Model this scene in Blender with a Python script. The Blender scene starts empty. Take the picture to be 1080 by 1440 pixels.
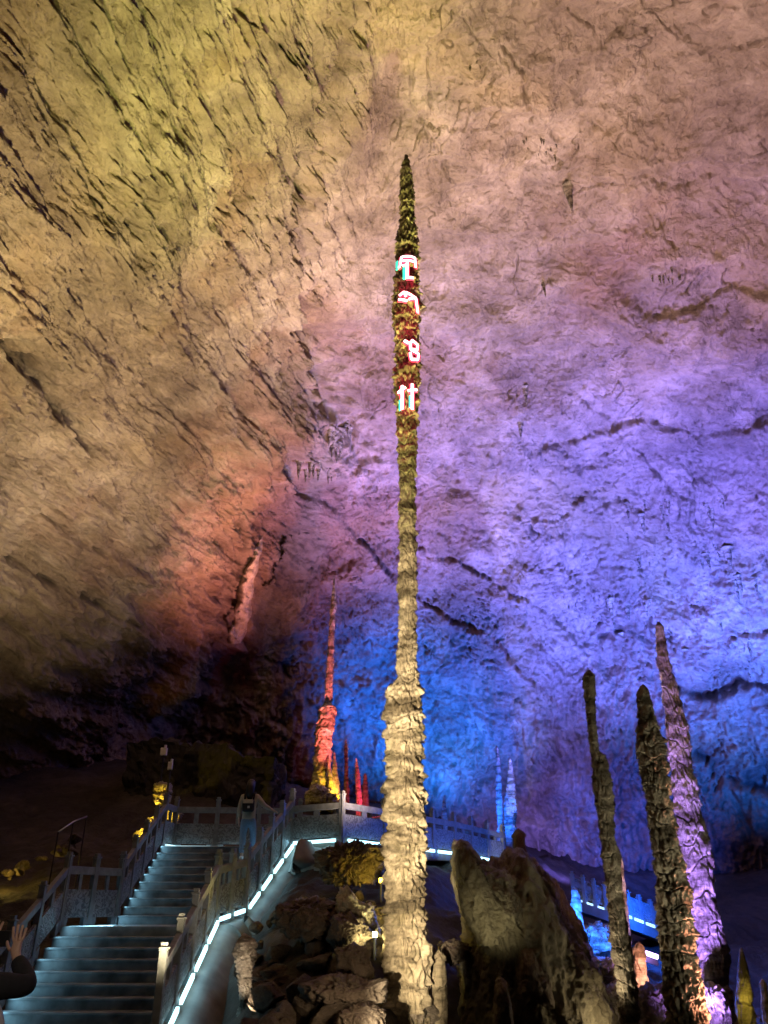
import bpy, bmesh, math, random
import numpy as np
from mathutils import Vector, Matrix
random.seed(7); np.random.seed(7)
R = math.radians
C = bpy.context.scene.collection
# ------------------------------------------------------------------ camera
CAM = np.array([0.0, 0.0, 1.6]); PITCH = R(27); FPX = 1080.0
cp, sp = math.cos(PITCH), math.sin(PITCH)
def ray(px, py):
    u = (px-540)/FPX; v = (720-py)/FPX
    return np.array([u, cp - v*sp, sp + v*cp])
def P(px, py, Y):
    d = ray(px, py); return CAM + d*(Y/d[1])
def depth(p): return p[1]*cp + (p[2]-1.6)*sp
cam = bpy.data.cameras.new('camera'); co = bpy.data.objects.new('camera', cam); C.objects.link(co)
co.location = CAM; co.rotation_euler = (R(90)+PITCH, 0, 0)
cam.sensor_fit = 'VERTICAL'; cam.sensor_height = 36; cam.lens = 27; cam.clip_end = 500; cam.clip_start = .05
bpy.context.scene.camera = co
# ------------------------------------------------------------------ noise
_rs = np.random.RandomState(3)
PERM = _rs.permutation(256).astype(np.int32); PERM = np.concatenate([PERM, PERM, PERM])
GR = _rs.normal(size=(256, 3)).astype(np.float32); GR /= np.linalg.norm(GR, axis=1)[:, None]
def perlin(p, seed=0):
    p = np.asarray(p, np.float32) + np.float32(seed*17.37)
    i = np.floor(p).astype(np.int32); f = p - i; i &= 255
    w = f*f*f*(f*(f*6-15)+10)
    out = 0
    for dx in (0, 1):
        hx = PERM[(i[:, 0]+dx) & 255]; wx = w[:, 0] if dx else 1-w[:, 0]
        for dy in (0, 1):
            hy = PERM[hx + ((i[:, 1]+dy) & 255)]; wy = wx*(w[:, 1] if dy else 1-w[:, 1])
            for dz in (0, 1):
                g = GR[PERM[hy + ((i[:, 2]+dz) & 255)]]
                dot = g[:, 0]*(f[:, 0]-dx) + g[:, 1]*(f[:, 1]-dy) + g[:, 2]*(f[:, 2]-dz)
                out = out + dot*wy*(w[:, 2] if dz else 1-w[:, 2])
    return out*1.6
def fbm(p, o=4, seed=0, gain=.5, lac=2.03):
    s = 0; a = 1.0; q = np.asarray(p, np.float32)
    for k in range(o):
        s = s + a*perlin(q, seed+k); a *= gain; q = q*lac
    return s
def ridged(p, o=3, seed=0, gain=.5):
    s = 0; a = 1.0; q = np.asarray(p, np.float32)
    for k in range(o):
        s = s + a*(1-np.abs(perlin(q, seed+k))*1.6); a *= gain; q = q*2.07
    return s
def sstep(a, b, x):
    t = np.clip((x-a)/(b-a), 0, 1); return t*t*(3-2*t)
# ------------------------------------------------------------------ object helpers
def link(o, parent=None):
    C.objects.link(o)
    if parent: o.parent = parent
    return o
def mesh_np(name, v, f, mat, parent=None, smooth=True, origin=None, attrs=None):
    v = np.asarray(v, np.float32); f = np.asarray(f, np.int32)
    if origin is not None: v = v - np.asarray(origin, np.float32)
    me = bpy.data.meshes.new(name)
    me.vertices.add(len(v)); me.vertices.foreach_set('co', v.ravel())
    n = f.shape[1]
    me.loops.add(f.size); me.loops.foreach_set('vertex_index', f.ravel())
    me.polygons.add(len(f)); me.polygons.foreach_set('loop_start', np.arange(0, f.size, n, dtype=np.int32))
    try: me.polygons.foreach_set('loop_total', np.full(len(f), n, np.int32))
    except Exception: pass
    me.update(calc_edges=True); me.validate()
    if smooth: me.polygons.foreach_set('use_smooth', np.ones(len(me.polygons), bool))
    for k, a in (attrs or {}).items():
        at = me.attributes.new(k, 'FLOAT', 'POINT'); at.data.foreach_set('value', np.asarray(a, np.float32))
    if mat: me.materials.append(mat)
    o = bpy.data.objects.new(name, me); link(o, parent)
    if origin is not None and parent is None: o.location = origin
    return o
def tag(o, label, cat, group=None, kind=None):
    if label: o['label'] = label
    if cat: o['category'] = cat
    if group: o['group'] = group
    if kind: o['kind'] = kind
    return o
def thing(name, label, cat, loc=(0, 0, 0), group=None):
    o = bpy.data.objects.new(name, None); o.empty_display_size = .2; link(o); o.location = loc
    return tag(o, label, cat, group)
def grid_faces(nr, nc, wrap=False):
    i = np.arange(nr-1)[:, None]; j = np.arange(nc if wrap else nc-1)[None, :]
    a = i*nc + j; b = i*nc + (j+1) % nc
    return np.stack([a, b, b+nc, a+nc], -1).reshape(-1, 4)
class MB:
    def __init__(s): s.v = []; s.f = []
    def hexa(s, a, b, z0, z1, t, off=0.0):
        """bar from a to b (xyz base line), vertical extent z0..z1 over the line, thickness t, sideways offset"""
        a = Vector(a); b = Vector(b); d = (b-a); d.z = 0; d.normalize(); nrm = Vector((-d.y, d.x, 0))
        n = len(s.v)
        for q in (a, b):
            for sgn in (-1, 1):
                for z in (z0, z1):
                    s.v.append(q + nrm*(off+sgn*t/2) + Vector((0, 0, z)))
        for q in ((0, 1, 3, 2), (4, 6, 7, 5), (0, 4, 5, 1), (2, 3, 7, 6), (1, 5, 7, 3), (0, 2, 6, 4)):
            s.f.append([n+k for k in q])
    def box(s, x0, x1, y0, y1, z0, z1): s.hexa((x0, (y0+y1)/2, 0), (x1, (y0+y1)/2, 0), z0, z1, y1-y0)
    def tube(s, pts, rads, n=8):
        pts = [Vector(p) for p in pts]; base = len(s.v)
        for i, p in enumerate(pts):
            d = (pts[min(i+1, len(pts)-1)]-pts[max(i-1, 0)]).normalized()
            u = d.cross(Vector((0, 0, 1)))
            if u.length < .05: u = d.cross(Vector((1, 0, 0)))
            u.normalize(); w = d.cross(u); r = rads[i] if hasattr(rads, '__len__') else rads
            for k in range(n):
                a = 2*math.pi*k/n; s.v.append(p + u*(math.cos(a)*r) + w*(math.sin(a)*r))
        for i in range(len(pts)-1):
            for k in range(n):
                s.f.append([base+i*n+k, base+i*n+(k+1) % n, base+(i+1)*n+(k+1) % n, base+(i+1)*n+k])
        s.f.append([base+k for k in range(n)][::-1]); s.f.append([base+(len(pts)-1)*n+k for k in range(n)])
    def build(s, name, mat, parent=None, bevel=0, smooth=False, origin=None):
        me = bpy.data.meshes.new(name)
        o0 = Vector(origin) if origin is not None else (Vector(parent.matrix_basis.translation) if parent and parent.parent is None else (Vector(parent.parent.matrix_basis.translation)+Vector(parent.matrix_basis.translation) if parent else Vector((0, 0, 0))))
        me.from_pydata([v-o0 for v in s.v], [], s.f)
        bm = bmesh.new(); bm.from_mesh(me); bmesh.ops.recalc_face_normals(bm, faces=bm.faces[:]); bm.to_mesh(me); bm.free()
        if smooth: me.polygons.foreach_set('use_smooth', [True]*len(me.polygons))
        if mat: me.materials.append(mat)
        o = bpy.data.objects.new(name, me); link(o, parent)
        if parent is None: o.location = o0
        if bevel:
            m = o.modifiers.new('bevel', 'BEVEL'); m.width = bevel; m.segments = 2; m.limit_method = 'ANGLE'
        return o
# ------------------------------------------------------------------ materials
def nodes(name):
    m = bpy.data.materials.new(name); m.use_nodes = True; nt = m.node_tree
    return m, nt, nt.nodes['Principled BSDF'], nt.nodes.new, nt.links.new
def rock_mat(name, dark, mid, light, scale=1.0, bump=.4, rough=.8, fine=14, cracks=False, tint=None, bdist=.05, band=0):
    m, nt, b, N, L = nodes(name)
    tc = N('ShaderNodeTexCoord')
    def noise(sc, det, dist=0, rough=.6):
        n = N('ShaderNodeTexNoise'); n.inputs['Scale'].default_value = sc*scale; n.inputs['Detail'].default_value = det
        n.inputs['Distortion'].default_value = dist; n.inputs['Roughness'].default_value = rough
        L(tc.outputs['Object'], n.inputs['Vector']); return n
    n1 = noise(.35, 7, .25, .65); n2 = noise(2.2, 7, .3, .7); n3 = noise(fine, 5, .1, .75)
    r1 = N('ShaderNodeValToRGB'); L(n1.outputs['Fac'], r1.inputs['Fac'])
    r1.color_ramp.elements[0].position = .3; r1.color_ramp.elements[0].color = (*dark, 1)
    r1.color_ramp.elements[1].position = .72; r1.color_ramp.elements[1].color = (*light, 1)
    e = r1.color_ramp.elements.new(.5); e.color = (*mid, 1)
    r2 = N('ShaderNodeValToRGB'); L(n2.outputs['Fac'], r2.inputs['Fac'])
    r2.color_ramp.elements[0].position = .3; r2.color_ramp.elements[0].color = (.50, .46, .43, 1)
    r2.color_ramp.elements[1].position = .66; r2.color_ramp.elements[1].color = (1.38, 1.36, 1.32, 1)
    mx = N('ShaderNodeMix'); mx.data_type = 'RGBA'; mx.blend_type = 'MULTIPLY'; mx.inputs[0].default_value = .85
    L(r1.outputs['Color'], mx.inputs[6]); L(r2.outputs['Color'], mx.inputs[7])
    col = mx.outputs[2]
    if cracks:
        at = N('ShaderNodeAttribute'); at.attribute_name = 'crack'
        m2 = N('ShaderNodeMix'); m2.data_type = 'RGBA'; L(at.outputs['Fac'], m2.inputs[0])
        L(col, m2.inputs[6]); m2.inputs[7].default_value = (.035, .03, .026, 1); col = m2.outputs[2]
    if tint:                                               # blotches of a second mineral colour
        n4 = noise(tint[1], 4, 1.0); mr = N('ShaderNodeMapRange'); mr.inputs[1].default_value = .52; mr.inputs[2].default_value = .66
        mr.inputs[4].default_value = tint[2]
        L(n4.outputs['Fac'], mr.inputs[0]); m3 = N('ShaderNodeMix'); m3.data_type = 'RGBA'
        L(mr.outputs[0], m3.inputs[0]); L(col, m3.inputs[6]); m3.inputs[7].default_value = (*tint[0], 1); col = m3.outputs[2]
    if band:                                               # calcite growth bands, their dark also standing in for shaded gaps between rings
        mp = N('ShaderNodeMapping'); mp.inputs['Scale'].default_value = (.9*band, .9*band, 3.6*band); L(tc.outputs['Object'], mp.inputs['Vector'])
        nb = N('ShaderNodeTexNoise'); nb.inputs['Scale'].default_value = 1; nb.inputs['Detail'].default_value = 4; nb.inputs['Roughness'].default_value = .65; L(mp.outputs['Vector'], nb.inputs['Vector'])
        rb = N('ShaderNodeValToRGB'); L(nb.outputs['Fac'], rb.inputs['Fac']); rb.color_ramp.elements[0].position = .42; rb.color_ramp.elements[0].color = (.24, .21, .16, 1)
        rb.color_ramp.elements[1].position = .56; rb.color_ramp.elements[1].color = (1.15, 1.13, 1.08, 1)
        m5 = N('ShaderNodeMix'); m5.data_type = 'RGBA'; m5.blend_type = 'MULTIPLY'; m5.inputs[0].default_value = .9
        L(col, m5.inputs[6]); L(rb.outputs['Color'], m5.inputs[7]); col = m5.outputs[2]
    if cracks:                                             # broad iron-brown stains
        n5 = noise(.16, 5, .3); mr = N('ShaderNodeMapRange'); mr.inputs[1].default_value = .53; mr.inputs[2].default_value = .60; mr.inputs[4].default_value = .62
        L(n5.outputs['Fac'], mr.inputs[0]); m4 = N('ShaderNodeMix'); m4.data_type = 'RGBA'; m4.blend_type = 'MULTIPLY'
        L(mr.outputs[0], m4.inputs[0]); L(col, m4.inputs[6]); m4.inputs[7].default_value = (.62, .46, .40, 1); col = m4.outputs[2]
    L(col, b.inputs['Base Color']); b.inputs['Roughness'].default_value = rough
    b.inputs['Specular IOR Level'].default_value = .3
    add = N('ShaderNodeMath'); add.operation = 'MULTIPLY_ADD'; L(n3.outputs['Fac'], add.inputs[0]); add.inputs[1].default_value = .45
    L(n2.outputs['Fac'], add.inputs[2])
    bp = N('ShaderNodeBump'); bp.inputs['Strength'].default_value = bump; bp.inputs['Distance'].default_value = bdist*2.5/scale
    L(add.outputs[0], bp.inputs['Height']); L(bp.outputs['Normal'], b.inputs['Normal'])
    return m
def plain(name, col, rough=.6, metal=0, emit=None, es=0, var=.0, vs=8, bump=0):
    m, nt, b, N, L = nodes(name)
    b.inputs['Base Color'].default_value = (*col, 1); b.inputs['Roughness'].default_value = rough; b.inputs['Metallic'].default_value = metal
    if emit: b.inputs['Emission Color'].default_value = (*emit, 1); b.inputs['Emission Strength'].default_value = es
    if var or bump:
        tc = N('ShaderNodeTexCoord'); n = N('ShaderNodeTexNoise'); n.inputs['Scale'].default_value = vs; n.inputs['Detail'].default_value = 6
        L(tc.outputs['Object'], n.inputs['Vector'])
        if var:
            r = N('ShaderNodeValToRGB'); L(n.outputs['Fac'], r.inputs['Fac'])
            r.color_ramp.elements[0].position = .3; r.color_ramp.elements[0].color = (*[c*(1-var) for c in col], 1)
            r.color_ramp.elements[1].position = .7; r.color_ramp.elements[1].color = (*[min(1, c*(1+var)) for c in col], 1)
            L(r.outputs['Color'], b.inputs['Base Color'])
        if bump:
            bp = N('ShaderNodeBump'); bp.inputs['Strength'].default_value = bump; bp.inputs['Distance'].default_value = .02
            L(n.outputs['Fac'], bp.inputs['Height']); L(bp.outputs['Normal'], b.inputs['Normal'])
    return m
M = {}
M['wall'] = rock_mat('limestone_wall', (.15, .11, .085), (.31, .25, .19), (.52, .44, .35), .55, .9, .85, 16, cracks=True, tint=((.42, .31, .15), .22, .4), bdist=.09)
M['ground'] = rock_mat('cave_floor_mud', (.022, .019, .016), (.042, .036, .03), (.085, .072, .06), 1.2, .8, .75, 12)
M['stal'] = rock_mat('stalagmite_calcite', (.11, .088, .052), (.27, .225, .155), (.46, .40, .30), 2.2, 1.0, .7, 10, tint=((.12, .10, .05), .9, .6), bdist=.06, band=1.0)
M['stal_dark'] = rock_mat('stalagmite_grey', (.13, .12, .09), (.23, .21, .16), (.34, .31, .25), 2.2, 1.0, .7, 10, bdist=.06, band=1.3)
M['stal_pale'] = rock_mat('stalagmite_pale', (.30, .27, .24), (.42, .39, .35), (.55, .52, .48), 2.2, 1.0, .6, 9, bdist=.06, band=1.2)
M['rock'] = rock_mat('boulder_brown', (.08, .063, .047), (.15, .12, .09), (.24, .20, .155), 1.6, 1.0, .72, 9, bdist=.06)
M['olive'] = rock_mat('olive_flowstone', (.10, .085, .055), (.18, .16, .105), (.28, .25, .17), 1.4, .9, .6, 9, bdist=.06)
M['rock_pale'] = rock_mat('flowstone_pale', (.28, .25, .18), (.40, .36, .27), (.55, .50, .38), 2, 1.0, .5, 9, bdist=.05)
M['step'] = plain('blue_grey_stone_step', (.20, .22, .24), .36, var=.55, vs=3.2, bump=.5)
M['stone'] = plain('dressed_grey_stone', (.17, .185, .20), .6, var=.25, vs=9, bump=.3)
def carved():
    m, nt, b, N, L = nodes('carved_stone_panel')
    tc = N('ShaderNodeTexCoord'); n = N('ShaderNodeTexNoise'); n.inputs['Scale'].default_value = 7; n.inputs['Detail'].default_value = 2; n.inputs['Distortion'].default_value = 3.5
    L(tc.outputs['Object'], n.inputs['Vector'])
    r = N('ShaderNodeValToRGB'); L(n.outputs['Fac'], r.inputs['Fac']); r.color_ramp.elements[0].position = .42; r.color_ramp.elements[0].color = (.10, .11, .12, 1)
    r.color_ramp.elements[1].position = .56; r.color_ramp.elements[1].color = (.24, .26, .28, 1)
    L(r.outputs['Color'], b.inputs['Base Color']); b.inputs['Roughness'].default_value = .6
    bp = N('ShaderNodeBump'); bp.inputs['Strength'].default_value = .9; bp.inputs['Distance'].default_value = .05
    L(n.outputs['Fac'], bp.inputs['Height']); L(bp.outputs['Normal'], b.inputs['Normal']); return m
M['carved'] = carved()
M['concrete'] = plain('rough_concrete', (.17, .16, .145), .85, var=.3, vs=3, bump=.6)
M['dark_concrete'] = plain('blackish_concrete', (.024, .021, .019), .85, var=.45, vs=1.6, bump=.8)  # near-black base colour keeps the wall dark
M['led'] = plain('led_strip_glow', (.8, .95, 1), .4, emit=(.50, .93, 1.0), es=2.6)
M['led_soft'] = plain('led_glow_soft', (.8, .95, 1), .4, emit=(.55, .9, 1.0), es=1.3)
M['tube_glow'] = plain('violet_tube_glow', (.9, .8, 1), .4, emit=(.72, .45, 1.0), es=5)
M['lens_glow'] = plain('warm_lens_glow', (1, .95, .7), .4, emit=(1, .9, .45), es=9)
M['lens_yellow'] = plain('yellow_lens_glow', (1, .85, .3), .4, emit=(1, .68, .08), es=5)
M['black'] = plain('black_metal', (.02, .02, .022), .45, .4)
M['white'] = plain('white_enamel', (.75, .75, .72), .5, var=.1)
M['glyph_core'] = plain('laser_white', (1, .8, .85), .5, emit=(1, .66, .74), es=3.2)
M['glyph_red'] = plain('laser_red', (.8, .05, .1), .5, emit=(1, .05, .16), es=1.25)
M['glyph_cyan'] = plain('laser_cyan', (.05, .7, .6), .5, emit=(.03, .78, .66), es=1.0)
M['skin'] = plain('skin', (.52, .33, .24), .55, var=.08, vs=30)
M['hair'] = plain('black_hair', (.012, .010, .010), .5)
M['jacket'] = plain('beige_jacket_cloth', (.40, .36, .29), .85, var=.12, vs=25, bump=.2)
M['denim'] = plain('blue_denim', (.17, .26, .40), .85, var=.2, vs=40)
M['shoe'] = plain('white_shoe', (.8, .8, .8), .6)
M['black_cloth'] = plain('black_cloth', (.012, .012, .016), .9, var=.3, vs=20, bump=.3)
M['white_cloth'] = plain('white_cloth', (.62, .60, .55), .9, var=.06, vs=20)
M['trouser'] = plain('dark_trousers', (.03, .03, .04), .85)
# ------------------------------------------------------------------ cave shell
EC = np.array([4., 14., 0.], np.float32); ER = np.array([30., 27., 25.], np.float32)
PN = np.array([.8, .143, -.61], np.float32); PNL = float(np.linalg.norm(PN)); PC = -11.6
def pc_at(p): return -13.4 + .0126*np.clip(p[..., 1]-12, 0, 21)**2      # the slab curls in towards the far end
def F(p):
    q = (p-EC)/ER; f1 = (1-np.sqrt((q*q).sum(-1)))*26
    f2 = (p@PN - pc_at(p))/PNL
    k = .5
    h = np.clip(.5+.5*(f2-f1)/k, 0, 1)
    return f2*(1-h)+f1*h - k*h*(1-h)
def hit(o, d, n=26):
    a = np.zeros(d.shape[0], np.float32); b = np.full(d.shape[0], 80, np.float32)
    for _ in range(n):
        m = (a+b)/2; ins = F(o+d*m[:, None]) > 0
        a = np.where(ins, m, a); b = np.where(ins, b, m)
    return o+d*a[:, None]
def shell_px(px, py):
    return hit(CAM.astype(np.float32), ray(px, py)[None].astype(np.float32))[0]
def grad(p):
    e = .05; g = np.stack([F(p+np.eye(3, dtype=np.float32)[i]*e)-F(p-np.eye(3, dtype=np.float32)[i]*e) for i in range(3)], -1)
    return g/np.linalg.norm(g, axis=1)[:, None]
# traced creases, cracks and ledges of the wall: (pixels, width m, depth m, darkness, ledge amplitude m)
CRK = [
 ([(492,0),(478,60),(455,130),(435,180),(428,220),(432,270),(440,330),(427,410),(432,460),(455,500),(470,540),(490,600),(500,660)], .75, 1.5, .12, .9),
 ([(325,5),(355,35),(385,55),(405,80),(425,110),(428,200)], .10, .22, .75, .15), ([(370,0),(385,35),(400,70),(423,105)], .07, .15, .6, 0),
 ([(275,150),(300,200),(310,250),(340,310),(370,370),(388,415)], .10, .2, .75, .2), ([(185,310),(215,350),(245,390),(290,440)], .09, .2, .5, .2),
 ([(100,-20),(130,20),(165,90),(195,140),(213,155)], .08, .2, .5, .2), ([(200,460),(215,440),(240,425)], .12, .2, .7, .1), ([(0,70),(15,95),(40,140)], .10, .2, .6, .1),
 ([(430,420),(436,470),(470,545)], .07, .2, .6, .0), ([(265,270),(290,310),(318,335)], .10, .2, .7, 0), ([(190,445),(240,480),(290,530),(330,565),(385,625)], .12, .25, .5, .3),
 ([(840,180),(870,195),(890,210),(920,218)], .08, .15, .8, .15), ([(900,255),(930,265),(965,272),(1000,265)], .12, .2, .9, .2), ([(885,300),(905,300),(935,285)], .06, .1, .7, 0),
 ([(890,415),(930,432),(960,425),(1000,405),(1030,395),(1080,388)], .12, .25, .7, .35), ([(790,300),(810,330),(835,360)], .10, .15, .4, 0),
 ([(600,40),(605,120),(612,160),(645,180),(662,140),(650,90)], .10, .2, .35, .1), ([(700,60),(730,100),(755,180),(770,195)], .1, .2, .4, .15), ([(560,60),(575,120),(600,170),(640,260)], .14, .2, .3, .0),
 ([(960,60),(1000,100),(1080,60)], .1, .2, .3, .2), ([(800,20),(850,70),(880,40)], .1, .2, .3, .2),
 ([(-20,470),(30,500),(60,530),(95,570),(120,610),(148,648)], .34, .7, .95, .5), ([(-10,705),(40,715),(80,745),(120,765),(190,800),(265,830)], .12, .3, .7, .3),
 ([(-10,798),(60,820),(110,843),(200,880),(215,935),(250,950),(300,965),(340,985),(430,1035)], .20, .4, .8, .35), ([(145,710),(200,740),(265,775)], .10, .2, .4, .2), ([(210,768),(265,782)], .16, .3, .8, 0),
 ([(372,748),(366,790),(358,850),(350,905),(352,960)], .14, .45, .9, -.45), ([(355,770),(335,830),(332,880),(300,900)], .10, .2, .6, .2),
 ([(415,670),(445,705),(485,740),(540,800),(575,832),(600,855),(640,878),(690,895),(750,960)], .22, .5, .8, .6), ([(370,745),(420,770),(440,815),(455,850)], .14, .3, .6, .2),
 ([(345,905),(380,930),(420,960),(445,1000)], .25, .5, .9, .3), ([(590,720),(620,745),(660,750)], .10, .2, .85, .1), ([(720,535),(733,560)], .08, .2, .7, 0),
 ([(728,728),(780,740),(790,730),(825,705),(870,715)], .10, .2, .85, .2), ([(590,780),(660,800),(720,830),(780,870),(830,930)], .16, .3, .85, .3), ([(690,650),(740,720),(745,740)], .07, .15, .5, .1),
 ([(795,812),(830,805)], .2, .3, .9, .1), ([(850,905),(880,890),(925,915)], .35, .4, .9, .1), ([(985,905),(1030,890),(1090,872)], .12, .3, .8, .3),
 ([(950,972),(985,985),(1020,975),(1040,962),(1090,962)], .3, .7, .95, .8), ([(645,885),(625,935),(600,965),(590,985)], .18, .3, .8, .1), ([(660,1060),(690,1020),(730,980)], .12, .3, .8, .2),
 ([(980,1060),(1020,1090),(1090,1110)], .4, .8, .95, .8), ([(480,960),(500,975),(515,960)], .25, -.5, .6, 0), ([(490,985),(520,960),(530,1000),(560,985)], .10, .25, .9, 0), ([(500,1000),(540,1010),(560,1030)], .10, .25, .9, .1),
 ([(760,640),(840,610),(900,590),(990,620),(1080,580)], .25, .2, .1, .5), ([(820,560),(900,640),(950,700)], .2, .2, .1, .3),
]
def polyline_feats(p, nrm):
    disp = np.zeros(len(p), np.float32); dark = np.zeros(len(p), np.float32)
    wob = np.stack([perlin(p*1.1, 40+i)*.22 + perlin(p*3.7, 44+i)*.08 for i in range(3)], -1)
    brk = perlin(p*.9, 48); thin = .65+.5*perlin(p*2.2, 49)
    pw = p+wob
    for (px, w, dp, dk, led) in CRK:
        pts = hit(CAM.astype(np.float32), np.array([ray(*q) for q in px], np.float32))
        reach = max(w*4, 2.2 if led else .6)
        lo = pts.min(0)-reach; hi = pts.max(0)+reach
        idx = np.nonzero(((pw > lo) & (pw < hi)).all(1))[0]
        if not len(idx): continue
        q = pw[idx]; best = np.full(len(idx), 1e9, np.float32); side = np.zeros(len(idx), np.float32)
        for a, b in zip(pts[:-1], pts[1:]):
            ab = b-a; t = np.clip(((q-a)@ab)/(ab@ab), 0, 1); r = q-(a+t[:, None]*ab); d = np.sqrt((r*r).sum(1))
            s = (np.cross(ab/np.linalg.norm(ab), nrm[idx])*r).sum(1)
            m = d < best; best = np.where(m, d, best); side = np.where(m, s, side)
        ww = (w*.68 if w < .3 else w*.85)*np.clip(thin[idx], .25, 1.4)
        g = np.exp(-(best/ww)**2) if w < .7 else np.exp(-best/ww)
        fade = .15+.85*sstep(-.8, -.3, brk[idx])
        disp[idx] -= dp*g*fade
        if led: disp[idx] += led*.5*np.tanh(side/(.5*w+.05))*np.exp(-(best/1.1)**2)
        dark[idx] = np.maximum(dark[idx], dk*np.exp(-(best/(ww*.75))**2)*fade)
    return disp, dark
def build_shell():
    def axis(lo, flo, fhi, hi, cs, fs):
        return np.concatenate([np.arange(lo, flo, cs), np.arange(flo, fhi, fs), np.linspace(fhi, hi, max(3, int((hi-fhi)/cs)))])
    az = axis(-180, -52, 52, 180, 2.0, .085); el = axis(-40, 0, 68, 89.5, 1.5, .075)
    A, E = np.meshgrid(np.radians(az), np.radians(el)); A = A.ravel(); E = E.ravel()
    d = np.stack([np.sin(A)*np.cos(E), np.cos(A)*np.cos(E), np.sin(E)], -1).astype(np.float32)
    o = np.array([0, 2.5, 2.2], np.float32)
    p = hit(o, d); n = grad(p)
    left = sstep(-1.5, 1.5, ((1-np.sqrt((((p-EC)/ER)**2).sum(-1)))*26) - (p@PN-pc_at(p))/PNL)      # 1 on the slanting left slab
    # strata frame of the left slab
    D = np.array([-.01, 1.009, .223]); D /= np.linalg.norm(D); U = np.cross(PN/PNL, D)
    a = p@D.astype(np.float32); b = p@U.astype(np.float32); c = p@(PN/PNL)
    wl = perlin(p*.25, 60)*1.0
    s = np.stack([a*.13, b*.95+wl, c*.4], -1)
    s2 = np.stack([a*.45, b*2.8+wl*2, c*1.2], -1)
    big = fbm(p*.075, 3, 1)*1.5
    st = ridged(s, 3, 10)*.5; st2 = ridged(s2, 3, 16)*.15
    # the ledgy steps: soft terraces of the strata
    tb = b*.8+perlin(p*.18, 62)*1.2; ter = (tb-np.floor(tb)); ter = (sstep(.0, .16, ter)-ter)*.45
    # the vault on the right: swirling scallops
    wv = np.stack([fbm(p*.22, 3, 70+3*i) for i in range(3)], -1)
    pr = p + wv*.8
    Rx = pr*np.array([.32, .7, .7], np.float32)
    sc = ridged(Rx, 4, 20, .55)*.42
    bl = np.abs(perlin(pr*1.1, 26))*.30+np.abs(perlin(pr*2.6, 27))*.15
    fine = fbm(p*1.6, 3, 30, .55)*.09 + ridged(pr*np.array([2.2, 4, 4], np.float32), 2, 36)*.05
    # thin irregular fissures
    fz = np.abs(fbm(pr*.5+wv*.5, 3, 80)); fm = sstep(.05, .45, perlin(p*.33, 84))
    fis = np.exp(-(fz/.022)**2)*fm
    fz2 = np.abs(fbm(pr*np.array([.9, 1.7, 1.7], np.float32)+wv, 2, 90)); fm2 = sstep(.0, .4, perlin(p*.6, 94))
    low = sstep(24, 10, p[:, 2])                                   # rougher, more broken rock low on the right
    fis2 = np.exp(-(fz2/.03)**2)*fm2*(.25+.75*low)*(1-left*.7)
    fz3 = np.abs(perlin(np.stack([a*.35, b*1.6+wl*2, c], -1), 97)); fis3 = np.exp(-(fz3/.025)**2)*sstep(.12, .5, perlin(p*.4, 98))*left
    fz4 = np.abs(fbm(pr*np.array([1.5, 2.2, 3.0], np.float32)+wv*1.5, 2, 120)); fis4 = np.exp(-(fz4/.04)**2)*sstep(.05, .4, perlin(p*.45, 124))*low*(1-left)
    chips = low*(1-left)*((np.abs(perlin(pr*np.array([3.6, 3.6, 2.2], np.float32), 180))-.25)*.30 + (np.abs(perlin(pr*np.array([7.5, 7.5, 4.5], np.float32), 182))-.25)*.16)*(.35+sstep(-.2, .5, perlin(p*.3, 184)))
    dr = sstep(13, 8, p[:, 2])*(1-left)
    def terrace(n, k, sharp=.78):
        t = n*k; f_ = np.floor(t); return (f_+sstep(sharp, 1, t-f_))/k
    tq = p + np.stack([perlin(p*1.3, 140+i) for i in range(3)], -1)*.12
    t1 = terrace(fbm(tq*np.array([.22, .34, .34], np.float32), 5, 150, .55), 4.0, .86)
    t2 = terrace(fbm(tq*np.array([.7, 1.0, 1.0], np.float32), 4, 156, .55), 3.0, .8)
    tl = np.stack([a*.10, b*.55, c*.3], -1)+np.stack([perlin(p*.9, 160+i) for i in range(3)], -1)*.06
    t3 = terrace(fbm(tl, 5, 162, .55), 4.5, .86)
    t4 = terrace(fbm(tl*np.array([3.2, 3.2, 3.2], np.float32), 4, 168, .55), 3.0, .8)
    plates = (1-left)*(t1*(.30+.3*low)+t2*(.07+.2*low)) + left*(t3*.75+t4*.20)          # split plates with flat faces and sharp broken edges
    drape = plates + dr*((ridged(pr*np.array([1.1, 1.1, .28], np.float32), 3, 130)-.9)*.45+(np.abs(perlin(pr*np.array([2.6, 2.6, .8], np.float32), 134))-.2)*.5)   # flowstone curtains low on the back wall
    lm1 = .25+.9*sstep(-.3, .5, perlin(p*.16, 110)); lm2 = .3+.9*sstep(-.3, .5, perlin(p*.24, 111))      # smooth and broken stretches alternate
    fold = (1-left)*((ridged(p*np.array([.10, .20, .20], np.float32)+wv*.10, 2, 190)-.7)*.75 + (ridged(p*np.array([.42, .3, .3], np.float32)+wv*.25, 3, 194)-.8)*.22)
    disp = big + fold + left*((st-.4)*.40*lm1+(st2-.12)*.35*lm2+ter*.5*lm1) + (1-left)*((sc-.4)*(.09+.35*low)*lm1+(bl-.2)*(.10+.65*low)*lm2) + fine*(.8+.9*low) + drape - fis*.30 - fis2*.42 - fis3*.18 - fis4*.38 + chips
    pd, dark = polyline_feats(p, n)
    disp = disp + pd
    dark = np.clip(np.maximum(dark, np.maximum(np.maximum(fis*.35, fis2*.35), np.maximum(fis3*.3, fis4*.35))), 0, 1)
    p2 = p + n*disp[:, None]          # the gradient points into the hall
    f = grid_faces(len(el), len(az))
    ob = mesh_np('cave_wall', p2, f, M['wall'], attrs={'crack': dark})
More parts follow.
